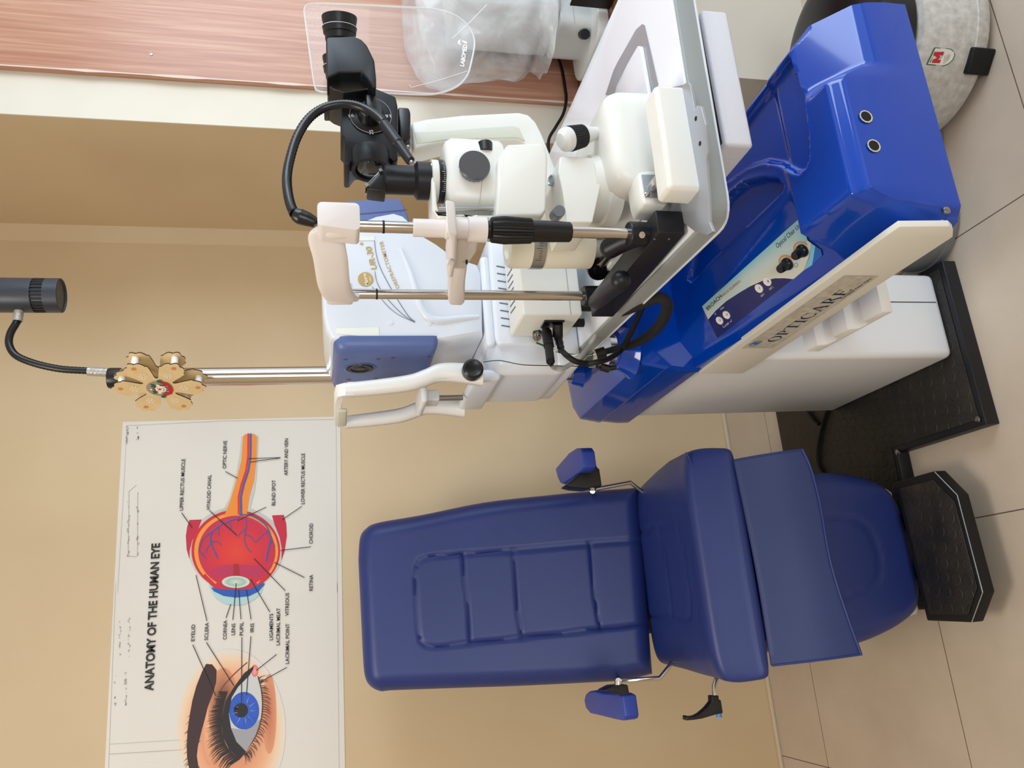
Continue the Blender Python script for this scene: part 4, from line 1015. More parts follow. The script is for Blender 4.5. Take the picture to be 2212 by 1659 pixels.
# operator side blue housing
opx = ((736,444),(746,434),(800,430),(860,427),(868,432),(880,460),(890,488),(850,500),(780,500),(742,480))
def op(bm):
    base = [P(x, y, 'y', 1.60) for x, y in opx]; c = sum(base, V())/len(base)
    sweep(bm, [[c+(p-c)*k+V((0,y,0)) for p in base] for y, k in ((0,.94),(.004,.98),(.012,1),(.16,1),(.17,.96))])
ob_ = lab(mk('rear_housing', ARBLUE, ar, op, 40), 'slate blue rear housing')
mk('housing_seam', INK, ob_, lambda bm: polyline(bm, [P(*d6(*q), 'y', 1.5985) for q in ((475,192),(845,160))], .0012, (0,-1,0)), 0)
# stage and base
mk('flange', ARWHITE, ar, lambda bm: box(bm, (.553,1.512,1.112), (.76,1.81,1.132), .008), 40)
def stage(bm):
    pr = [(.552,.985),(.552,1.108),(.565,1.114),(.80,1.114),(.82,1.10),(.86,.985)]
    base = [V((x, 1.505, z)) for x, z in pr]; prism(bm, base, (0,.30,0), .008, 3)
st_o = mk('stage', ARWHITE, ar, stage, 40)
def vents(bm):
    for i in range(9):
        x = .59+i*.017; polyline(bm, [(x,1.5043,1.065),(x+.006,1.5043,1.100)], .0028, (0,-1,0))
mk('vent_slots', mat('vent_shadow_grey', (96,104,116), .6), st_o, vents, 0)
mk('base', ARWHITE, ar, lambda bm: box(bm, (.507,1.513,ZT), (.88,1.77,.985), .014), 40)
mk('front_foot', ARWHITE, ar, lambda bm: (box(bm, (.498,1.518,ZT+.022), (.60,1.765,1.128), .028, 5), box(bm, (.488,1.535,1.10), (.512,1.775,1.160), .010, 3)), 50)
# forehead frame
near = ((729,828),(746,843),(812,837),(882,828),(918,817),(948,806),(991,806),(1040,812))
def framepath(y): return [P(a, b, 'y', 1.535)+V((0, y-1.535, 0)) for a, b in near]
def fr(bm):
    for y in (1.535, 1.785):
        pth = smoothpath(framepath(y)[1:], 6); secs = []
        for i, p in enumerate(pth):
            t = i/(len(pth)-1); wx = .013+.007*t; wy = .014+.004*t
            secs.append([(p.x-wx,p.y-wy*.6,p.z),(p.x-wx*.6,p.y-wy,p.z),(p.x+wx*.6,p.y-wy,p.z),(p.x+wx,p.y-wy*.6,p.z),(p.x+wx,p.y+wy*.6,p.z),(p.x+wx*.6,p.y+wy,p.z),(p.x-wx*.6,p.y+wy,p.z),(p.x-wx,p.y+wy*.6,p.z)])
        sweep(bm, secs)
    a = framepath(1.535)[1]
    secs = []
    for y, dz, dx in ((1.525,-.004,0),(1.53,.006,0),(1.545,.016,.002),(1.58,.020,-.004),(1.66,.020,-.012),(1.74,.020,-.004),(1.775,.016,.002),(1.79,.006,0),(1.795,-.004,0)):
        secs.append([(a.x-.013+dx, y, a.z+dz-.012),(a.x-.013+dx,y,a.z+dz),(a.x+.012+dx,y,a.z+dz+.002),(a.x+.014+dx,y,a.z+dz-.004),(a.x+.014+dx,y,a.z+dz-.014)])
    sweep(bm, secs)
fo = lab(mk('forehead_frame', WHITE, ar, fr, 50), 'white chin and forehead frame')
ax0 = framepath(1.535)[1]
lab(mk('forehead_pad', mat('greenish_silicone', (206,208,192), .5), fo, lambda bm: box(bm, (ax0.x-.0265, 1.60, ax0.z-.004), (ax0.x-.018, 1.72, ax0.z+.016), .003)), 'pale green forehead pad')
cz_ = P(912,850,'x',.485).z
chin = lab(mk('chin_cup', mat('chin_white', (226,228,228), .4), fo, lambda bm: (box(bm, (.462,1.600,cz_-.010), (.508,1.725,cz_+.004), .006), box(bm, (.476,1.640,cz_-.040), (.500,1.690,cz_-.008), .003))), 'small chin cup')
mk('chin_screw', STEELD, chin, lambda bm: lathe(bm, (.488,1.665,cz_-.095), (0,0,1), [(0,.006),(.06,.006)], 16))
def button_panel(bm): prism(bm, [P(*d6(*q), 'y', 1.5222) for q in ((1018,1190),(1165,1188),(1168,1255),(1015,1262))], (0,.001,0), 0)
bpn = lab(mk('button_sticker', mat('pale_grey_film', (196,200,208), .4), fo, button_panel, 0), 'grey sticker with four symbols')
def syms(bm):
    for q in ((1058,1240),(1133,1238)):
        c = P(*d6(*q), 'y', 1.5215); polyline(bm, [c+V((.0032*math.cos(t),0,.0032*math.sin(t))) for t in [2*PI*i/16 for i in range(17)]], .0006, (0,-1,0))
        strip(bm, c+V((0,0,-.001)), c+V((0,0,.0015)), .0008, (0,-1,0))
    for q in ((1058,1202),(1130,1200)):
        c = P(*d6(*q), 'y', 1.5215); flatpoly(bm, [c+V(d) for d in ((-.002,0,-.0008),(.001,0,-.0008),(.001,0,-.002),(.0035,0,0),(.001,0,.002),(.001,0,.0008),(-.002,0,.0008))]); strip(bm, c+V((-.0035,0,-.0015)), c+V((-.0035,0,.0015)), .0007, (0,-1,0))
mk('button_symbols', INK, bpn, syms, 0)
kp = P(1022,797,'y',1.50)
kn = mlathe('height_knob', BLACK, ar, (kp.x, 1.516, kp.z), (0,-1,0), [(-.006,.018),(0,.0215),(.018,.0215),(.020,.019),(.022,.0165),(.020,.013)], 60, ridge=(1,2,.0006))
lab(mtube('knob_cord', INK, ar, [P(1044,782,'y',1.50),P(1080,779,'y',1.48),P(1130,788,'y',1.45),P(1200,790,'y',1.45),P(1290,792,'y',1.50)], .0009, 6, 8), 'thin black cord')
plugp = P(1312,792,'y',1.53)
lab(mk('hanging_plug', BLACK, ar, lambda bm: (tube(bm, [P(1288,792,'y',1.50), P(1300,792,'y',1.50)], .004, 8, 1, smooth=False), tube(bm, [P(1298,792,'y',1.50), P(1316,797,'y',1.50)], .0085, 10, 1, smooth=False), tube(bm, [P(1314,796,'y',1.50), P(1330,793,'y',1.50)], .006, 10, 1, smooth=False))), 'small black plug on a cord')

# ---------------------------------------------------------------- power supply of the slit lamp
ps = thing('power_supply_box', 'cream white power supply box with plugs between slit lamp and autorefractor', 'power supply', (.65,1.43,ZT))
PB = mat('box_cream_white', (229,230,225), .42)
psb = mk('case', PB, ps, lambda bm: box(bm, (.566,1.372,.966), (.765,1.492,1.086), .005, 3))
for x in (.59,.74):
    for y in (1.39,1.475): mlathe('foot', RUBBER, ps, (x,y,ZT), (0,0,1), [(0,.009),(.037,.009)], 14)
mk('lid_seam', mat('seam_grey', (150,150,144), .6), psb, lambda bm: polyline(bm, [(.566,1.3715,.990),(.765,1.3715,.990)], .0012, (0,-1,0)), 0)
mk('vent_slots', mat('vent_shadow_grey'), psb, lambda bm: [polyline(bm, [(.605+i*.014,1.425,1.0866),(.609+i*.014,1.470,1.0866)], .0034, (0,0,1)) for i in range(7)], 0)
def X5(x, y): return P(x, y, 'x', .5655)
mk('power_socket', BLACK, psb, lambda bm: prism(bm, [X5(*q) for q in ((1176,691),(1220,691),(1203,703),(1167,706))], (-.004,0,0), .001))
def e6(X, Y): return (1060+X/5.53, 640+Y/5.53)
def Xq(q, dx=0): return P(*e6(*q), 'x', .560-dx*(1+1.3*sstep(440, 760, q[1])*(1-sstep(1300, 1700, q[0]))))
plug = mk('power_plug', RUBBER, None, lambda bm: (tube(bm, [Xq((800,330)), Xq((800,480),.02)], .0135, 8, 1, smooth=False, flat=(1,.8)), tube(bm, [Xq((800,470),.018), Xq((845,650),.03)], [.0095,.007], 10, 8, ridged=.15)), 35)
plug.name = 'power_plug'; tag(plug, 'chunky black plug with its cable pushed into the power supply box', 'plug')
cabp = [Xq((845,640),.03), Xq((900,700),.04), Xq((1010,775),.045), Xq((1150,800),.045), Xq((1300,780),.045), Xq((1430,735),.04), Xq((1560,640),.03), Xq((1660,460),.02), Xq((1760,250),.01), Xq((1840,60)), Xq((1870,-20),-.02)]
cb = mtube('cable', RUBBER, plug, cabp, .0056, 12, 10)
co_ = mk('coupling_plug', RUBBER, None, lambda bm: (tube(bm, [Xq((660,385)), Xq((660,440),.01)], .008, 12, 1, smooth=False), tube(bm, [Xq((668,430),.01), Xq((695,600),.03)], .0105, 12, 1, smooth=False), tube(bm, [Xq((690,590),.03), Xq((715,780),.04)], .0085, 12, 6, smooth=False), tube(bm, [Xq((715,770),.04), Xq((720,815),.04)], .0045, 10, 1, smooth=False)), 35)
co_.name = 'coupling_plug'; tag(co_, 'long black cylindrical connector hanging beside the chunky power plug', 'connector')
lab(mtube('grey_cable', mat('translucent_grey_cable', (176,174,170), .35), co_, [Xq((715,815),.04), Xq((760,855),.04), Xq((850,865),.04), Xq((950,815),.035), Xq((1060,730),.03), Xq((1180,580),.02), Xq((1270,420),.01), Xq((1340,300),0), Xq((1400,215),-.005)], .0048, 10, 8), 'pale grey cable')
ess = mk('earth_terminal', STEELD, ps, lambda bm: (lathe(bm, Xq((560,445),-.002), Xq((545,560),.02)-Xq((560,445),0), [(0,.0105),(.002,.0105),(.002,.005),(.010,.005),(.010,.0090),(.014,.0088),(.014,.0065),(.020,.0065),(.020,.003),(.026,.002)], 24)))
GW = mat('green_wire', (40,110,70), .4)
wr = mtube('earth_wire', GW, None, [Xq((545,555),.02), Xq((620,585),.02), Xq((740,640),.02), Xq((860,680),.02), Xq((1000,700),.02), Xq((1120,700),.02), Xq((1250,692),.02)], .0020, 8, 8)
tag(wr, 'thin green and white twisted earth wire running into the ferrite ring', 'wire')
lab(mtube('white_strand', mat('white_wire', (220,220,210), .5), wr, [Xq((740,648),.022), Xq((800,655),.023), Xq((900,690),.017), Xq((980,706),.023), Xq((1080,692),.023), Xq((1170,704),.017), Xq((1250,690),.022)], .0016, 6, 8), 'white strand')
fp, fq = Xq((1255,700),.02), Xq((1365,665),.02)
bc_ = mtube('braided_cable', mat('black_braid', (13,13,15), .42, bump=1.0, bscale=900), None,
    [Xq((1340,668),.02), Xq((1450,640),.02), Xq((1600,600),.025), Xq((1760,545),.03), Xq((1900,460),.03), Xq((2010,350),.03), Xq((2090,220),.03), Xq((2110,110),.03), Xq((2060,30),.025), Xq((1960,20),.02), Xq((1820,75),.02), Xq((1660,140),.015), Xq((1540,180),.01), Xq((1450,190),.005)],
    [.0062,.0070,.0085,.0095,.0105,.0110,.0112,.0112,.0112,.0115,.0115,.0115,.0115,.0110], 14, 8, ridged=.06)
tag(bc_, 'thick braided black cable looping down from the end of the black rail', 'cable')
fe = mk('ferrite_ring', RUBBER, bc_, lambda bm: lathe(bm, fp, fq-fp, [(0,.0105),(.001,.0115),((fq-fp).length,.0115),((fq-fp).length,.004)], 28))
lab(mk('ring_face', mat('pale_metal_face', (200,190,176), .4), fe, lambda bm: lathe(bm, fp, fp-fq, [(0,.0098),(.0008,.0098)], 28)), 'pale end face')

# ---------------------------------------------------------------- slit lamp
SY = 1.10
sl = thing('slit_lamp', 'white and black slit lamp microscope with joystick on the near end of the table', 'slit lamp', (.75, 1.05, ZT))
def s2(X, Y): return (600+X/3.318, Y/3.318)
def sY(q, y=SY): return P(*s2(*q), 'y', y)
def s3(q, y=SY): return P(*c3b(*q), 'y', y)
def f1(X, Y): return (1180+X/5.183, 160+Y/5.183)
# base carriage
def carr(bm):
    yf = 1.0
    top = [P(*f1(*q), 'y', yf) for q in ((1000,105),(780,132),(850,520),(925,1000),(950,1160))]
    # plan outline of the dome at rising heights
    xl, xr_ = .632, .812
    secs = []
    for z, k, dy in ((ZT+.006,1,0),(.955,1,0),(.985,.99,.001),(.994,.975,.004),(1.004,.93,.016),(1.012,.85,.034),(1.018,.70,.055),(1.020,.45,.075)):
        cx, cy = (xl+xr_)/2, yf+.105; hw, hd = (xr_-xl)/2*k, .105
        pl0 = [(cx+hw*math.copysign(abs(math.cos(t))**.30, math.cos(t)), cy+(hd*k if math.sin(t) > 0 else hd*(1-(1-k)*.45))*math.copysign(abs(math.sin(t))**.24, math.sin(t))) for t in [2*PI*i/48 for i in range(48)]]
        secs.append([(x, y, z) for x, y in pl0])
    sweep(bm, secs)
car = lab(mk('carriage', SLWHITE, sl, carr, 50), 'white carriage housing')
mk('axle_housing', SLWHITE, car, lambda bm: prism(bm, [P(x, y, 'y', .985) for x, y in ((1378,372),(1400,368),(1436,372),(1446,432),(1440,446),(1392,440),(1385,420))], (0,.05,0), .004, 3), 40)
mk('axle_plate', SILVER, car, lambda bm: prism(bm, [P(*f1(*q), 'y', .9835) for q in ((1065,1125),(1230,1125),(1280,1385),(1110,1380))], (0,.002,0), .0004), 30)
mk('axle', CHROME, car, lambda bm: tube(bm, [P(*f1(1200,1265), 'y', .985), P(*f1(1262,1190), 'y', .950)], .0095, 20, 1, smooth=False))
mk('plate_screw', STEELD, car, lambda bm: lathe(bm, P(*f1(1128,1348), 'y', .9835), (0,-1,0), [(0,.0042),(.0015,.0040),(.0026,.0024)], 16))
def guard(bm):
    q = [P(x, y, 'y', .905) for x, y in ((1413,182),(1500,186),(1519,300),(1522,410),(1445,405),(1432,300))]
    prism(bm, q, (0,.045,0), .0075, 5)
grd = lab(mk('rail_guard', SLWHITE, sl, guard, 45), 'rounded white guard block in front')
def plate(bm):
    q = [P(x, y, 'z', ZT+.005) for x, y in ((1477,182),(1485,176),(1491,185),(1500,238),(1505,228),(1514,230),(1524,270),(1527,330),(1524,345),(1526,365),(1530,420),(1532,480),(1540,500),(1528,508),(1500,500),(1462,470),(1440,440),(1440,300),(1445,190))]
    prism(bm, q, (0,0,-.005), .0007)
plt = lab(mk('rail_plate', SILVER, sl, plate, 30), 'silver bracket plate on the table edge')
for q in ((1503,256),(1512,310),(1470,462)):
    mk('bolt_hole', HOLE if q[0] > 1480 else STEELD, plt, lambda bm: lathe(bm, P(*q, 'z', ZT+.0052), (0,0,1), [(0,.0036),(.0006,.0030)], 14), 0)
# joystick
jb, jt = P(*f1(600,650), 'y', 1.05), P(*f1(170,745), 'y', 1.035)
jd = jt-jb; jL = jd.length
js = mlathe('joystick', mat('joystick_white', (226,226,224), .4), sl, jb, jd, [(.004,.0085),(.012,.0105),(jL*.42,.0150),(jL*.44,.0165),(jL*.80,.0185),(jL*.83,.0195),(jL*.94,.0185),(jL*1.0,.013),(jL*1.03,.0115),(jL*1.035,.0)], 40)
mk('grip_ring', RUBBER, js, lambda bm: lathe(bm, jb, jd, [(jL*.445,.0160),(jL*.45,.0182),(jL*.79,.0205),(jL*.80,.0190)], 64, ridge=(1,2,.0012)))
mk('joystick_socket', BLACK, car, lambda bm: lathe(bm, P(*f1(604,590), 'y', 1.055), P(*f1(570,600),'y',1.055)-P(*f1(625,600),'y',1.055), [(-.02,.020),(.001,.0215),(.001,.017),(-.004,.015)], 36))
mlathe('joystick_collar', SLWHITE, car, P(*f1(608,590), 'y', 1.055), P(*f1(570,600),'y',1.055)-P(*f1(625,600),'y',1.055), [(-.03,.034),(-.006,.029),(.001,.0255),(.001,.0225)], 40)
mk('joystick_rod', STEELD, js, lambda bm: tube(bm, [jb-jd*.12, jb+jd*.06], .0055, 12, 1, smooth=False))
# arm head above the carriage
def hub(bm):
    lathe(bm, (.676, 1.095, .985), (0,0,1), [(0,.060),(.022,.060),(.026,.056),(.030,.056),(.048,.054)], 48)
hb = mk('rotation_hub', SLWHITE, sl, hub)
def block(bm):
    q = [P(*f1(*p), 'y', 1.045) for p in ((150,930),(180,918),(600,935),(620,960),(640,1100),(600,1300),(520,1659),(235,1659),(180,1300),(135,1100))]
    prism(bm, q, (0,.10,0), .010, 4)
ab = mk('arm_block', SLWHITE, sl, block, 45)
lab(mk('cap_screw', SILVER, ab, lambda bm: lathe(bm, P(*f1(155,1080), 'y', 1.048)+V((0,.03,.004)), (0,-.35,1), [(-.004,.0095),(.004,.0095),(.005,.0075),(.003,.006),(.003,.002)], 28)), 'silver cap screw')
lk = mlathe('lock_knob', GREYP, sl, P(*f1(100,1590), 'y', 1.045), P(*f1(155,1520),'y',1.01)-P(*f1(100,1590),'y',1.045), [(0,.0095),(.030,.0095),(.031,.0085)], 28)
# microscope arm
arm_px = ((888,262),(925,255),(1000,247),(1120,241),(1142,246),(1158,262),(1172,290),(1188,330),(1204,372),(1220,420),(1232,478),(1180,478),(1172,440),(1160,400),(1140,330),(1132,306),(1118,300),(1040,302),(960,305),(930,312),(893,322))
inner_px = ((895,285),(960,283),(1040,276),(1110,272),(1122,276),(1134,304),(1118,297),(1040,299),(960,302),(900,312))
arm = lab(mk('microscope_arm', SLWHITE, sl, lambda bm: prism(bm, [P(x, y, 'y', 1.145) for x, y in arm_px], (0,.050,0), .007, 4), 45), 'curved white arm')
mk('arm_recess', mat('recess_cream', (204,206,190), .5), arm, lambda bm: prism(bm, [P(x, y, 'y', 1.1446) for x, y in inner_px], (0,.002,0), .001), 30)
# illumination tower (round a vertical axis)
tx = P(880,390,'y',1.075).x; TY = 1.075
def zc(x): return P(x,390,'y',TY).z
tw = mlathe('prism_housing', BLACKM, sl, (tx,TY,zc(935)), (0,0,1), [(0,.0295),(zc(900)-zc(935),.0295),(zc(893)-zc(935),.0225),(zc(832)-zc(935),.0225),(zc(829)-zc(935),.0205)], 40)
def tip(bm):
    prism(bm, [P(x, y, 'y', TY-.016) for x, y in ((793,408),(794,398),(824,368),(832,362),(834,414),(800,410))], (0,.032,0), .002)
tp_ = mk('mirror_bracket', BLACK, tw, tip, 30)
mk('mirror', mat('mirror_glass', (190,196,200), .03, 1.), tp_, lambda bm: prism(bm, [P(x, y, 'y', TY-.013) for x, y in ((790,402),(793,396),(823,366),(820,372))], (0,.026,0), 0), 0)
for q in ((822,370),(792,402)): mk('clamp_screw', STEELD, tp_, lambda bm: lathe(bm, P(*q,'y',TY-.016), (0,-1,0), [(0,.003),(.004,.003)], 8))
mlathe('white_ring', SLWHITE, sl, (tx,TY,zc(944)), (0,0,1), [(0,.033),(zc(930)-zc(944),.033),(zc(929)-zc(944),.030)], 48)
sc_ = mlathe('scale_ring', BLACK, sl, (tx,TY,zc(957)), (0,0,1), [(0,.0335),(zc(944)-zc(957),.0345)], 60)
def ticks(bm):
    z0 = zc(957)
    for i in range(26):
        a = math.radians(215+i*5); d = V((math.cos(a), math.sin(a), 0)); t = V((-d.y, d.x, 0)); c = V((tx,TY,z0))+d*.0346
        L = .006 if i % 5 == 0 else .0035
        bm.faces.new([bm.verts.new(c+t*sx*.0003+V((0,0,zz))) for sx, zz in ((-1,.001),(1,.001),(1,L),(-1,L))])
mk('scale_marks', mat('white_print'), sc_, ticks, 0)
def towerbody(bm):
    secs = []
    for x, w, d in ((1083,.058,.052),(1076,.062,.055),(1060,.062,.056),(975,.062,.056),(962,.056,.052),(957,.048,.046)):
        z = zc(x); secs.append([(tx+.006+w*math.copysign(abs(math.cos(t))**.5, math.cos(t)), TY+.004+d*.75*math.copysign(abs(math.sin(t))**.6, math.sin(t)), z) for t in [2*PI*i/40 for i in range(40)]])
    sweep(bm, secs)
tb = lab(mk('tower_body', SLWHITE, sl, towerbody, 40), 'white illumination tower')
def topcap(bm): lathe(bm, (tx+.012,TY+.02,zc(965)), (0,0,1), [(0,.03),(.006,.03)], 30)
kb2 = mlathe('filter_knob', mat('steel_blue_knob', (104,108,116), .3, .6), tb, P(1022,366,'y',TY-.038), (-.12,-1,.0), [(-.012,.016),(.006,.0235),(.014,.0240),(.016,.0225)], 40, ridge=(1,1,.0012))
mk('tower_seam', mat('seam_grey'), tb, lambda bm: polyline(bm, [P(1043,345,'y',TY-.0405),P(1041,395,'y',TY-.0405),P(1036,440,'y',TY-.0405)], .0008, (0,-1,0)), 0)
def lampbox(bm):
    q = [P(x, y, 'y', TY-.052) for x, y in ((1074,345),(1096,310),(1170,307),(1180,318),(1184,340),(1180,455),(1170,466),(1070,468),(1074,400))]
    prism(bm, q, (0,.085,0), .009, 4)
lb_ = lab(mk('lamp_box', SLWHITE, sl, lampbox, 45), 'white lamp box')
mk('slit_control', BLACK, tb, lambda bm: lathe(bm, P(1049,330,'y',TY-.03), (1,0,0), [(0,.012),(.016,.012)], 24, ridge=None))
lab(mk('tower_fork', mat('satin_steel', (170,174,170), .3, .8), tb, lambda bm: (tube(bm, [P(948,452,'y',TY-.03), P(1066,452,'y',TY-.03)], .004, 12, 1, smooth=False))), 'satin metal rod')
mk('fork_arm', SLWHITE, tb, lambda bm: prism(bm, [P(x, y, 'y', TY-.028) for x, y in ((930,350),(940,350),(944,440),(950,462),(1068,464),(1068,476),(950,472),(934,456))], (0,.05,0), .003, 3), 40)
# microscope body
mh = thing('microscope_head', 'x', 'x', sY((650,900))) if False else None
def mb(bm):
    q = [sY(p, 1.085) for p in ((450,680),(480,657),(700,630),(845,690),(860,760),(862,1140),(835,1160),(790,1120),(560,1120),(515,1180),(478,1175),(474,990),(452,975))]
    prism(bm, q, (0,.070,0), .004, 3)
mic = lab(mk('microscope_body', BLACKM, sl, mb, 40), 'black microscope body')
lc = sY((662,1185), 1.10)
mk('objective', BLACKM, mic, lambda bm: lathe(bm, lc+V((.018,0,0)), (-1,-.12,0), [(0,.0325),(.012,.0325),(.022,.031),(.030,.029),(.030,.0235),(.024,.022)], 48))
lab(mk('objective_lens', LENS, mic, lambda bm: lathe(bm, lc+V((.018,0,0))+V((-.0255,-.0031,0)), (-1,-.12,0), [(0,.0222),(.002,.020),(.0045,.012),(.005,.001)], 40), 60), 'glass objective lens')
dcn = sY((665,832), 1.085)
dl = mlathe('dial_disc', BLACK, mic, dcn, (0,-1,0), [(0,.0330),(.002,.0330),(.0025,.0322)], 56)
def wing(bm):
    lathe(bm, dcn, (0,-1,0), [(.002,.021),(.010,.020),(.018,.017)], 36)
    box(bm, dcn+V((-.020,-.030,-.007)), dcn+V((.020,-.010,.009)), .004)
mk('turret_knob', BLACK, mic, wing, 40)
def nums(bm):
    for s, X, Y, a in (('10',649,712,180),('16',790,832,95),('25',670,947,0),('16',527,828,-80)):
        c = sY((X, Y), 1.085-.0031)
        # upright lettering directions inside the dial, turned by a
        r_ = math.radians(a+4); ex = V((math.cos(r_),0,math.sin(r_))); ez = V((-math.sin(r_),0,math.cos(r_)))
        ex, ez = V((ex.x,0,ex.z)), V((ez.x,0,ez.z))
        text_mesh(bm, s, c-ex*.0042-ez*.0028, c+ex*.0042-ez*.0028, ez, .0056, (0,-1,0), 0, .012)
    polyline(bm, [dcn+V((.0325*math.cos(t),-.0032,.0325*math.sin(t))) for t in [2*PI*i/48 for i in range(49)]], .0004, (0,-1,0))
    c = sY((650,680), 1.0845); flatpoly(bm, [c+V((.0013*math.cos(t),0,.0013*math.sin(t))) for t in [2*PI*i/10 for i in range(10)]])
# numbers are read with the picture turned sideways; letter axes follow the dial
mk('dial_numbers', mat('white_print'), dl, nums, 0)
mk('mount_block', BLACK, mic, lambda bm: prism(bm, [sY(p, 1.115) for p in ((860,765),(940,768),(952,800),(955,985),(930,1000),(872,1008))], (0,.05,0), .004), 40)
mk('mount_screw', STEELD, arm, lambda bm: lathe(bm, sY((935,1045), 1.14), (0,-1,0), [(0,.0065),(.008,.0065),(.009,.005)], 18))
def bino(bm, dy, px_):
    prism(bm, [sY(p, dy) for p in px_], (0,.045,0), .012, 5)
mk('binocular_tube', BLACKM, mic, lambda bm: bino(bm, 1.035, ((345,275),(365,262),(545,256),(600,280),(640,322),(693,430),(706,560),(706,628),(680,622),(640,560),(600,515),(440,520),(390,545),(352,560))), 45)
mk('binocular_tube', BLACKM, mic, lambda bm: bino(bm, 1.125, ((356,560),(690,520),(705,640),(600,672),(450,740),(380,742),(358,720))), 45)
def prismcase(bm): prism(bm, [sY(p, 1.055) for p in ((352,565),(400,525),(600,520),(640,565),(695,630),(705,650),(640,640),(470,668),(400,640),(360,610))], (0,.09,0), .006, 3)
mk('prism_case', BLACK, mic, prismcase, 45)
mk('eyepiece_rest', BLACK, mic, lambda bm: prism(bm, [sY(p, 1.12) for p in ((332,748),(400,742),(450,760),(455,825),(430,822),(380,790),(332,790))], (0,.03,0), .003), 40)
for dy in (1.058, 1.150):
    a_, b_ = sY((445,275), 1.058), sY((441,160), 1.058); sh = V((0, dy-1.058, 0))
    dd = (b_-a_); L_ = dd.length
    ep = mlathe('eyepiece', BLACKM, mic, a_+sh-dd*.15, dd+V((0,-.012,0)), [(0,.0225),(L_*.30,.0235),(L_*.33,.0255),(L_*.55,.0262),(L_*.60,.0270),(L_*.64,.0270),(L_*.70,.0250),(L_*1.0,.0272),(L_*1.16,.0276),(L_*1.18,.0250),(L_*1.10,.0185)], 48)
    mk('white_line', mat('white_print'), ep, lambda bm: lathe(bm, a_+sh-dd*.15, dd+V((0,-.012,0)), [(L_*.615,.0273),(L_*.64,.0273)], 48, cap=False))
    mk('eye_lens', LENS, ep, lambda bm: lathe(bm, a_+sh-dd*.15, dd+V((0,-.012,0)), [(L_*1.09,.0180),(L_*1.11,.0150),(L_*1.12,.002)], 30))
# clear shield
def clear(name, col, fac, rough, tint=(1,1,1)):
    m = bpy.data.materials.new(name); m.use_nodes = True; nt = m.node_tree; N = nt.nodes; L = nt.links
    out = N['Material Output']; b = N['Principled BSDF']; b.inputs['Base Color'].default_value = srgb(col)+(1,); b.inputs['Roughness'].default_value = rough
    tr = N.new('ShaderNodeBsdfTransparent'); tr.inputs[0].default_value = tint+(1,); mx = N.new('ShaderNodeMixShader')
    if isinstance(fac, tuple):
        tc = N.new('ShaderNodeTexCoord'); n = N.new('ShaderNodeTexNoise'); n.inputs['Scale'].default_value = 5; n.inputs['Detail'].default_value = 3; n.inputs['Distortion'].default_value = 1.6
        L.new(tc.outputs['Object'], n.inputs['Vector']); mr = N.new('ShaderNodeMapRange'); mr.inputs[1].default_value = .35; mr.inputs[2].default_value = .65; mr.inputs[3].default_value = fac[0]; mr.inputs[4].default_value = fac[1]
        L.new(n.outputs['Fac'], mr.inputs[0]); L.new(mr.outputs[0], mx.inputs[0])
        bp = N.new('ShaderNodeBump'); bp.inputs['Strength'].default_value = .8; bp.inputs['Distance'].default_value = .01; L.new(n.outputs['Fac'], bp.inputs['Height']); L.new(bp.outputs[0], b.inputs['Normal'])
    else: mx.inputs[0].default_value = fac
    L.new(tr.outputs[0], mx.inputs[1]); L.new(b.outputs[0], mx.inputs[2]); L.new(mx.outputs[0], out.inputs['Surface']); return m
ACR = clear('acrylic_sheet', (235,240,244), .10, .04); ACRE = clear('acrylic_edge', (236,240,242), .55, .15)
shp = smoothpath([P(x, y, 'y', 1.175) for x, y in ((657,24),(663,11),(690,8),(760,10),(860,15),(940,20),(985,34),(1012,58),(1025,90),(1018,135),(1008,165),(985,188),(945,202),(900,204),(800,200),(705,199),(688,196),(680,186),(670,120),(657,24))], 5)[:-1]
sh = lab(mk('breath_shield', ACR, sl, lambda bm: prism(bm, shp, (0,.003,0), 0), 30), 'clear acrylic breath shield')
mk('shield_edge', ACRE, sh, lambda bm: tube(bm, shp+[shp[0]], .0017, 6, 1, smooth=False), 40)
def labo(bm):
    text_mesh(bm, 'LABOMED', P(*s2(1334,478),'y',1.1742), P(*s2(1358,322),'y',1.1742), (0,0,1), .0072, (0,-1,0), 0, .04)
    def leaf(cx, cy, ang, L, w):
        c = P(*s2(cx,cy),'y',1.1742); a = math.radians(ang); ex = V((math.cos(a),0,math.sin(a))); ez = V((-math.sin(a),0,math.cos(a)))
        flatpoly(bm, [c+ex*L*math.cos(t)+ez*w*math.sin(t)*(1-.3*math.cos(t)) for t in [2*PI*i/18 for i in range(18)]])
    leaf(1300,298,-20,.0052,.0020); leaf(1338,300,60,.0055,.0021); leaf(1306,317,80,.0022,.0016)
mk('shield_lettering', mat('white_print2', (238,240,242), .5), sh, labo, 0)
mk('shield_scratch', mat('white_print2'), sh, lambda bm: (polyline(bm, smoothpath([P(*s2(*q),'y',1.1742) for q in ((944,604),(956,624),(1010,612),(1150,575),(1360,508))], 4), .0007, (0,-1,0)), polyline(bm, [P(*s2(*q),'y',1.1742) for q in ((1250,275),(1380,155),(1500,30))], .0009, (0,-1,0))), 0)
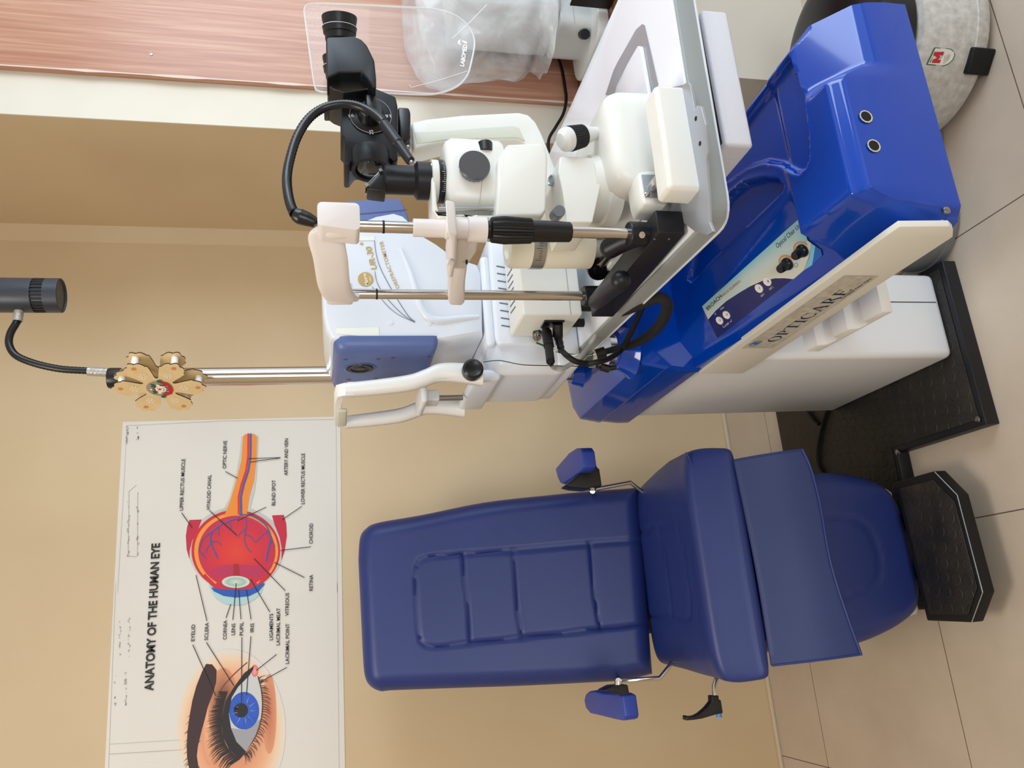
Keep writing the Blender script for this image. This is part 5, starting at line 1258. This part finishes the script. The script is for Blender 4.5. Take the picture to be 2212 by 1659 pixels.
# chin rest
HX = .550
hr = thing('head_rest', 'black based head rest frame with two steel posts on the table edge', 'head rest', (HX,1.1,ZT))
P1Y, P2Y = P(1000,495,'x',HX).y, P(1000,637,'x',HX).y
def hz(x, y): return P(x, y, 'x', HX).z
def base_bar(bm):
    z0, z1 = ZT+.0055, hz(1402,495)
    prism(bm, [(HX-.022,P1Y-.045,z1),(HX+.016,P1Y-.045,z1),(HX+.016,P2Y+.045,z1),(HX-.022,P2Y+.045,z1)], (0,0,z0-z1), .002)
bb = mk('base_bar', BLACKM, hr, base_bar, 30)
for y in (P1Y, P2Y):
    mlathe('post_socket', BLACKM, bb, (HX,y,hz(1402,495)), (0,0,1), [(0,.0185),(.026,.0185),(.028,.017)], 36)
    mk('hex_screw', CHROME, bb, lambda bm: lathe(bm, (HX-.010,y-.0160,hz(1402,495)+.013), (-.5,-.86,0), [(0,.0052),(.0015,.0050),(.0015,.0028),(.0003,.0026)], 20))
    mlathe('post', CHROME, hr, (HX,y,hz(1402,495)+.02), (0,0,1), [(0,.0085),(1.425-hz(1402,495)-.02,.0085)], 32)
    mlathe('rubber_ring', RUBBER, hr, (HX,y,hz(830 if y == P1Y else 815, 495 if y == P1Y else 640)), (0,0,1), [(0,.0092),(.003,.0092)], 28)
for q in ((1414,517),(1445,517)): mk('bar_screw', STEELD, bb, lambda bm: lathe(bm, P(*q,'x',HX-.0222), (-1,0,0), [(0,.0026),(.0008,.0024)], 12))
# handles
for y, q in ((P1Y,((1375,512,.01),(1345,522,.03),(1318,536,.05))), (P2Y,((1288,650,-.018),(1312,628,-.034),(1340,606,-.048)))):
    pts = [P(a, b, 'y', y+k) if y == P1Y else P(a, b, 'x', HX+k) for a, b, k in q]
    mk('hand_grip', BLACKM, hr, lambda bm: (tube(bm, [V((HX,y,hz(1402,495)+.01)), pts[0], pts[1], pts[2]], [.012,.0145,.0165,.0165], 24, 6), bmesh.ops.create_uvsphere(bm, u_segments=24, v_segments=12, radius=.0165, matrix=Matrix.Translation(pts[2]))), 60)
mk('end_bracket', BLACK, bb, lambda bm: prism(bm, [P(x, y, 'y', P2Y+.03) for x, y in ((1312,640),(1375,636),(1365,662),(1326,669),(1298,667))], (0,.03,0), .002), 30)
# chin part, sleeve, height knob
mlathe('sleeve', PINKWH, hr, (HX,P1Y,hz(1050,495)), (0,0,1), [(0,.0185),(hz(1010,495)-hz(1050,495),.0185),(hz(1008,495)-hz(1050,495),.0150),(hz(962,495)-hz(1050,495),.0150),(hz(960,495)-hz(1050,495),.0130),(hz(892,495)-hz(1050,495),.0130),(hz(891,495)-hz(1050,495),.010)], 36)
hk = mlathe('height_knob', BLACK, hr, (HX,P1Y,hz(1236,495)), (0,0,1), [(0,.0135),(.002,.0150),(hz(1150,495)-hz(1236,495),.0165),(hz(1149,495)-hz(1236,495),.0185),(hz(1090,495)-hz(1236,495),.0205),(hz(1062,495)-hz(1236,495),.0185),(hz(1058,495)-hz(1236,495),.0130),(hz(1050,495)-hz(1236,495),.0130)], 48, ridge=(3,5,.0018))
def chin_(bm):
    q = ((1000,515),(1035,500),(1035,518),(1030,545),(1010,575),(1005,610),(1004,655),(998,661),(972,660),(968,652),(970,605),(977,560),(985,520))
    prism(bm, [P(x, y, 'x', HX-.012) for x, y in q], (.030,0,0), .004, 3)
ch = lab(mk('chin_rest', PINKWH, hr, chin_, 40), 'white chin rest bar')
mk('chin_cup', PINKWH, hr, lambda bm: prism(bm, [P(x, y, 'x', HX-.03) for x, y in ((966,505),(972,520),(972,560),(966,600),(978,602),(986,565),(988,510))], (.055,0,0), .004, 3), 40)
mk('paper_pin', PINKWH, ch, lambda bm: tube(bm, [P(966,565,'x',HX-.034), P(976,568,'x',HX-.034)], .004, 10, 1, smooth=False))
ar_m = P(1006,566,'x',HX-.0125)
mk('arrow_mark', INK, ch, lambda bm: (strip(bm, P(1000,566,'x',HX-.0125), P(1014,566,'x',HX-.0125), .0010, (-1,0,0)), strip(bm, P(1008,561,'x',HX-.0125), P(1008,571,'x',HX-.0125), .0030, (-1,0,0))), 0)
# forehead arch
def arch(bm):
    ctrl = [(P1Y,hz(740,495),0),(P1Y+.02,hz(716,500)+.006,-.006),(P1Y+.06,hz(714,540),-.024),(P1Y+.13,hz(722,580),-.034),(P2Y-.03,hz(738,625),-.022),(P2Y,hz(742,640),0)]
    pth = smoothpath([V((HX+dx, y, z)) for y, z, dx in ctrl], 7); secs = []
    for i, p in enumerate(pth):
        t = i/(len(pth)-1); hh = .0285-.004*math.sin(t*PI); th = .0055
        n_ = (pth[min(i+1,len(pth)-1)]-pth[max(i-1,0)]).cross(V((0,0,1))).normalized()
        R = []
        for a in range(16):
            c_, s_ = math.cos(2*PI*a/16), math.sin(2*PI*a/16); R.append(p+n_*th*math.copysign(abs(c_)**.6, c_)+V((0,0,hh*math.copysign(abs(s_)**.5, s_))))
        secs.append(R)
    sweep(bm, secs)
    for y, q in ((P1Y,(745,495)),(P2Y,(740,640))):
        z = hz(*q); lathe(bm, (HX,y,z-.016), (0,0,1), [(0,.0165),(.003,.018),(.036,.0185),(.042,.016)], 32)
    z = hz(750,480); prism(bm, rounded([(HX-.020,P1Y-.026,z-.017),(HX+.022,P1Y-.026,z-.017),(HX+.022,P1Y-.026,z+.040),(HX-.014,P1Y-.026,z+.040)], .008), (0,.044,0), .006, 3)
ac = lab(mk('forehead_arch', PINKWH, hr, arch, 45), 'pinkish white forehead arch')
mk('arch_screw', STEELD, ac, lambda bm: lathe(bm, P(747,639,'x',HX-.0185), (-1,0,0), [(0,.0052),(.0012,.005),(.0012,.003),(0,.0028)], 20))
# fixation lamp on its flexible neck
fx = [P(x, y, 'y', yy) for x, y, yy in ((683,482,1.0),(665,474,1.0),(648,468,1.0),(636,462,1.0),(627,440,1.01),(621,410,1.02),(620,380,1.03),(626,345,1.035),(640,300,1.04),(662,262,1.045),(690,238,1.045),(725,226,1.04),(762,226,1.035),(795,238,1.03),(820,256,1.02),(832,272,1.015))]
fn = lab(mtube('flexible_neck', BLACK, hr, fx[3:], .0072, 12, 12, ridged=.14), 'black flexible neck')
mtube('neck_joint', BLACK, fn, fx[:4], [.0070,.0100,.0110,.0085], 14, 6)
fa, fb = P(832,272,'y',1.015), P(888,350,'y',.990)
fd = fb-fa
mk('light_head', BLACKM, fn, lambda bm: lathe(bm, fa, fd, [(-.004,.0078),(.004,.0082),(fd.length*.50,.0088),(fd.length*.52,.0074),(fd.length*.97,.0070),(fd.length*.99,.0055)], 28))
lab(mk('light_tip', STEELD, fn, lambda bm: lathe(bm, fb, fd, [(-.001,.004),(.003,.0035)], 16)), 'bright tip')
# measuring drum beside the chin rest
dx_, dy_ = P(1180,530,'y',1.22).x, 1.22
dz0, dz1 = P(1275,530,'y',1.22).z, P(1096,530,'y',1.22).z
dr = mlathe('measuring_drum', mat('drum_cream', (230,226,208), .4), sl, (dx_,dy_,max(dz0,.985)), (0,0,1), [(0,.034),(.002,.040),(dz1-max(dz0,.985)-.006,.042),(dz1-max(dz0,.985),.038),(dz1-max(dz0,.985),.026),(dz1-max(dz0,.985)-.006,.024)], 56)
rg = mlathe('scale_band', mat('satin_steel'), dr, (dx_,dy_,P(1168,530,'y',1.22).z), (0,0,1), [(0,.0426),(.022,.0426)], 56)
def dt(bm):
    z0 = P(1160,530,'y',1.22).z
    for i in range(16):
        a = math.radians(205+i*6); d = V((math.cos(a), math.sin(a), 0)); t = V((-d.y, d.x, 0)); c = V((dx_,dy_,z0))+d*.0428; L = .011 if i % 5 == 0 else .006
        bm.faces.new([bm.verts.new(c+t*s_*.0004+V((0,0,zz))) for s_, zz in ((-1,0),(1,0),(1,L),(-1,L))])
mk('scale_marks', INK, rg, dt, 0)
mk('drum_stem', SLWHITE, dr, lambda bm: tube(bm, [V((dx_,dy_,.94)), V((dx_,dy_,1.0))], .020, 20, 1, smooth=False))
gw_c = P(1296,572,'y',1.24)
mk('gear_wheel', BLACK, sl, lambda bm: lathe(bm, gw_c+V((0,.01,0)), (-.75,-.65,0), [(0,.0225),(.010,.0225),(.010,.012),(.016,.011)], 64, ridge=(0,1,.0014)))
mk('gear_shaft', STEELD, sl, lambda bm: tube(bm, [gw_c, P(1320,545,'y',1.20)], .009, 16, 1, smooth=False))
mk('rear_rail', SLWHITE, sl, lambda bm: box(bm, (.60,1.215,ZT+.001), (.82,1.265,.958), .004))

# ---------------------------------------------------------------- things on and below the shelf
dv = thing('bagged_microscope', 'white instrument under a clear plastic bag on the wood shelf', 'instrument', (1.76,1.80,.672))
DW = mat('aged_white_plastic', (206,208,206), .4)
mk('base', DW, dv, lambda bm: prism(bm, rounded([(1.535,1.69,.673),(1.98,1.69,.673),(1.98,1.93,.673),(1.535,1.93,.673)], .07), (0,0,.034), .006), 40)
mk('column', DW, dv, lambda bm: prism(bm, rounded([(1.60,1.735,.70),(1.90,1.735,.70),(1.90,1.90,.70),(1.60,1.90,.70)], .035), (0,0,.10), .004), 40)
mk('head', DW, dv, lambda bm: (prism(bm, rounded([(1.63,1.72,.80),(1.92,1.72,.80),(1.92,1.93,.80),(1.63,1.93,.80)], .04), (0,0,.30), .02)), 40)
mk('panel_seam', mat('seam_grey'), dv, lambda bm: polyline(bm, [(1.60,1.7345,.76),(1.90,1.7345,.76)], .0012, (0,-1,0)), 0)
mk('knob', BLACK, dv, lambda bm: lathe(bm, (1.60,1.77,.725), (-.7,-.7,0), [(0,.016),(.02,.014)], 20))
BAG = clear('plastic_bag_film', (236,240,242), (.16,.50), .14)
def bag(bm):
    prof = [(880,-60),(884,-10),(890,40),(900,78),(915,104),(935,124),(966,131),(1000,122),(1050,118),(1110,120),(1140,118),(1158,98),(1170,86),(1185,96),(1200,112)]
    r = random.Random(4); secs = []; cx, cy = 1.80, 1.82
    for k, (x, y) in enumerate(smoothpath([V((a, b, 0)) for a, b in prof], 3)[i][:2] for i in range((len(prof)-1)*3+1)):
        p = P(x, y, 'y', cy-.07); hw = cx-p.x; ring = []
        for i in range(64):
            t = 2*PI*i/64; c_, s_ = math.cos(t), math.sin(t)
            wv = 1+.030*math.sin(3*t+k*.35)+.022*math.sin(7*t-k*.5)+.014*math.sin(13*t+k*.9)
            ring.append((cx+hw*math.copysign(abs(c_)**.75, c_)*wv, cy+min(.15, hw*.9)*math.copysign(abs(s_)**.8, s_)*wv, p.z))
        secs.append(ring)
    sweep(bm, secs)
lab(mk('plastic_bag', BAG, dv, bag, 60), 'crumpled clear plastic bag')
bk = thing('wire_basket', 'small black lattice basket in front of the bagged instrument', 'basket', (1.66,1.60,.673))
def lattice(bm):
    x0, x1, y, z0, z1 = 1.610, 1.85, 1.60, .675, .790
    for a, b, c_, d in ((x0,z0,x1,z0+.006),(x0,z1-.006,x1,z1),(x0,z0,x0+.006,z1),(x1-.006,z0,x1,z1)): box(bm, (a,y,b), (c_,y+.004,d))
    for i in range(16):
        for s_ in (-1, 1):
            a = V((x0+i*.016, y+.002, z0 if s_ > 0 else z1)); b = a+V((.10, 0, .10*s_))
            if b.x > x1: t = (x1-a.x)/.10; b = a.lerp(b, t)
            tube(bm, [a, b], .0026, 6, 1, smooth=False)
mk('lattice_side', BLACK, bk, lattice, 30)
mk('left_side', BLACK, bk, lambda bm: box(bm, (1.610,1.604,.675), (1.614,1.68,.790)), 0)
mk('basket_floor', BLACK, bk, lambda bm: box(bm, (1.614,1.604,.675), (1.85,1.68,.679)), 0)
mk('hook', CHROME, bk, lambda bm: tube(bm, [(1.622,1.598,.785),(1.610,1.592,.800),(1.615,1.590,.825),(1.65,1.590,.84)], .004, 10, 6))
wc = mtube('wall_cord', RUBBER, None, [P(x, y, 'y', YF-.035) for x, y in ((1188,60),(1200,92),(1204,118),(1214,150),(1220,185),(1223,215),(1217,245),(1200,275),(1186,300),(1186,330),(1200,370))], .0048, 10, 10)
tag(wc, 'black cord hanging from behind the bagged instrument down past the panel edge', 'cord')
bn = thing('round_white_drum', 'round white drum with black upper tub on the floor behind the blue console', 'drum', (1.255,1.365,0))
BC = V((1.255,1.365,0))
SPECK = mat('speckled_white', (206,204,198), .45, mottle=.14, mscale=70, rgb2=(176,172,164))
dm = mlathe('drum', SPECK, bn, BC, (0,0,1), [(.012,.160),(.012,.208),(.022,.214),(.046,.214),(.048,.212),(.075,.209),(.12,.202),(.165,.189),(.172,.168)], 72)
mlathe('upper_tub', mat('gloss_black_plastic', (16,17,20), .22), bn, BC, (0,0,1), [(.168,.168),(.175,.178),(.240,.172),(.245,.184),(.265,.186),(.272,.160),(.272,.02)], 64)
fp_ = P(2108,132,'z',.03); fdv = (V((fp_.x,fp_.y,0))-BC).normalized(); ftv = V((-fdv.y, fdv.x, 0))
def foot_(bm, dirv=fdv, tv=ftv):
    c = BC+dirv*.208
    prism(bm, [c-tv*.028, c+tv*.028, c+tv*.028+V((0,0,.058)), c-tv*.028+V((0,0,.058))], dirv*.015, .004)
mk('rubber_foot', RUBBER, bn, foot_, 30)
for a in (2.1, 4.2):
    cs_, sn_ = math.cos(a), math.sin(a); d = V((fdv.x*cs_-fdv.y*sn_, fdv.x*sn_+fdv.y*cs_, 0)); mk('rubber_foot', RUBBER, bn, lambda bm: foot_(bm, d, V((-d.y, d.x, 0))), 30)
def e4(X, Y): return (1700+X/4.32, Y/4.32)
def drumpt(x, y, k=0.):
    # hit the cone of the drum side: r = .201 - .26*(z-.05)
    d = ray(x, y); lo, hi = .5, 4.
    o = O-BC; best = None
    for i in range(2000):
        t = .8+i*.001; p = O+d*t; z = p.z; 
        if z < .175:
            r = math.hypot(p.x-BC.x, p.y-BC.y); R = .2098-.19*max(0, z-.070)
            if z < .165 and r <= R+.0012+k: return p
    return P(x, y, 'z', .1)
stp = [e4(*q) for q in ((1298,604),(1375,442),(1440,445),(1530,455),(1562,480),(1570,515),(1550,560),(1510,600),(1460,620))]
stk = colormesh('label_sticker', dm, (lambda fs: (fill(fs, [drumpt(*q, .0004) for q in stp], (60,110,60)), fs)[1])([]), 'green edged sticker with a red letter')
cst = (sum(q[0] for q in stp)/len(stp), sum(q[1] for q in stp)/len(stp))
fs = []; fill(fs, [drumpt(cst[0]+(x-cst[0])*.90, cst[1]+(y-cst[1])*.90, .0012) for x, y in stp], (226,222,212))
for st_ in (((1350,572),(1470,497)),((1350,545),(1418,560)),((1380,500),(1420,560)),((1380,500),(1466,488)),((1352,580),(1425,583))):
    pass
def mpt(u, v):   # u along the word, v up the letter
    a, b, c_, d = (1425,590), (1468,484), (1352,588), (1378,484)
    x = (a[0]+(b[0]-a[0])*u)*(1-v)+(c_[0]+(d[0]-c_[0])*u)*v; y = (a[1]+(b[1]-a[1])*u)*(1-v)+(c_[1]+(d[1]-c_[1])*u)*v
    return drumpt(*e4(x, y), .0018)
for pg in (((0,0),(.3,0),(.3,1),(0,1)), ((.7,0),(1,0),(1,1),(.7,1)), ((.0,1),(.3,1),(.62,.25),(.40,.25)), ((.7,1),(1,1),(.60,.25),(.40,.25))):
    fill(fs, [mpt(*q) for q in pg], (196,28,44))
for k in range(5):
    a, b = drumpt(*e4(1475+k*12, 520-k*4), .0016), drumpt(*e4(1462+k*12, 600-k*12), .0016); band(fs, [a, b], .0006, (120,120,116), V((-.3,-.8,.5)))
colormesh('sticker_print', stk, fs)
stk.children[0].matrix_parent_inverse = Matrix.Identity(4) if stk.children else None
stk.matrix_parent_inverse = Matrix.Identity(4)
bm = B(); text_mesh(bm, 'MERCURY', drumpt(*e4(1342,585), .002), drumpt(*e4(1388,482), .002), drumpt(*e4(1320,530))-drumpt(*e4(1400,535)), .0035, V((-.35,-.75,.55)), 0, .01); mlet = finish('sticker_lettering', bm, INK, stk, 0)
gr_ = mlathe('grey_round_tin', mat('grey_tin', (118,120,122), .45), None, (.866,1.505,0), (0,0,1), [(0,.116),(.006,.122),(.020,.122),(.022,.118),(.10,.114),(.105,.108),(.095,.100),(.095,.01)], 56)
tag(gr_, 'round grey tin with a red triangle on the floor beside the base plate', 'tin')
bm = B(); c = V((.866,1.505,0)); 
def tinpt(a, z): return c+V((.1178*math.cos(a), .1178*math.sin(a), z))
flatpoly(bm, [tinpt(math.radians(q), z) for q, z in ((222,.040),(236,.040),(229,.062))]); finish('red_triangle', bm, mat('red_paint', (190,40,40), .5), gr_, 0)
pc = mtube('floor_cable', RUBBER, None, [P(x, y, 'z', .044) for x, y in ((1790,880),(1783,896),(1774,930),(1768,960),(1766,990),(1772,1012),(1790,1035))], .0045, 10, 8)
tag(pc, 'black cable lying on the base plate beside the leg rest', 'cable')
pc2 = mtube('cable_end', RUBBER, None, [P(x, y, 'z', .044) for x, y in ((1745,888),(1752,900),(1762,912),(1768,917))], .0045, 10, 6)
tag(pc2, 'short bent piece of black cable behind the pedestal on the base plate', 'cable')
fc = mtube('grey_floor_cord', mat('grey_brown_cord', (120,106,92), .5), None, [P(x, y, 'z', .004) for x, y in ((2000,190),(2014,208),(2024,235),(2031,265),(2034,295),(2033,325),(2020,380))], .0032, 8, 8)
tag(fc, 'thin grey-brown cord on the floor beside the white drum', 'cord')
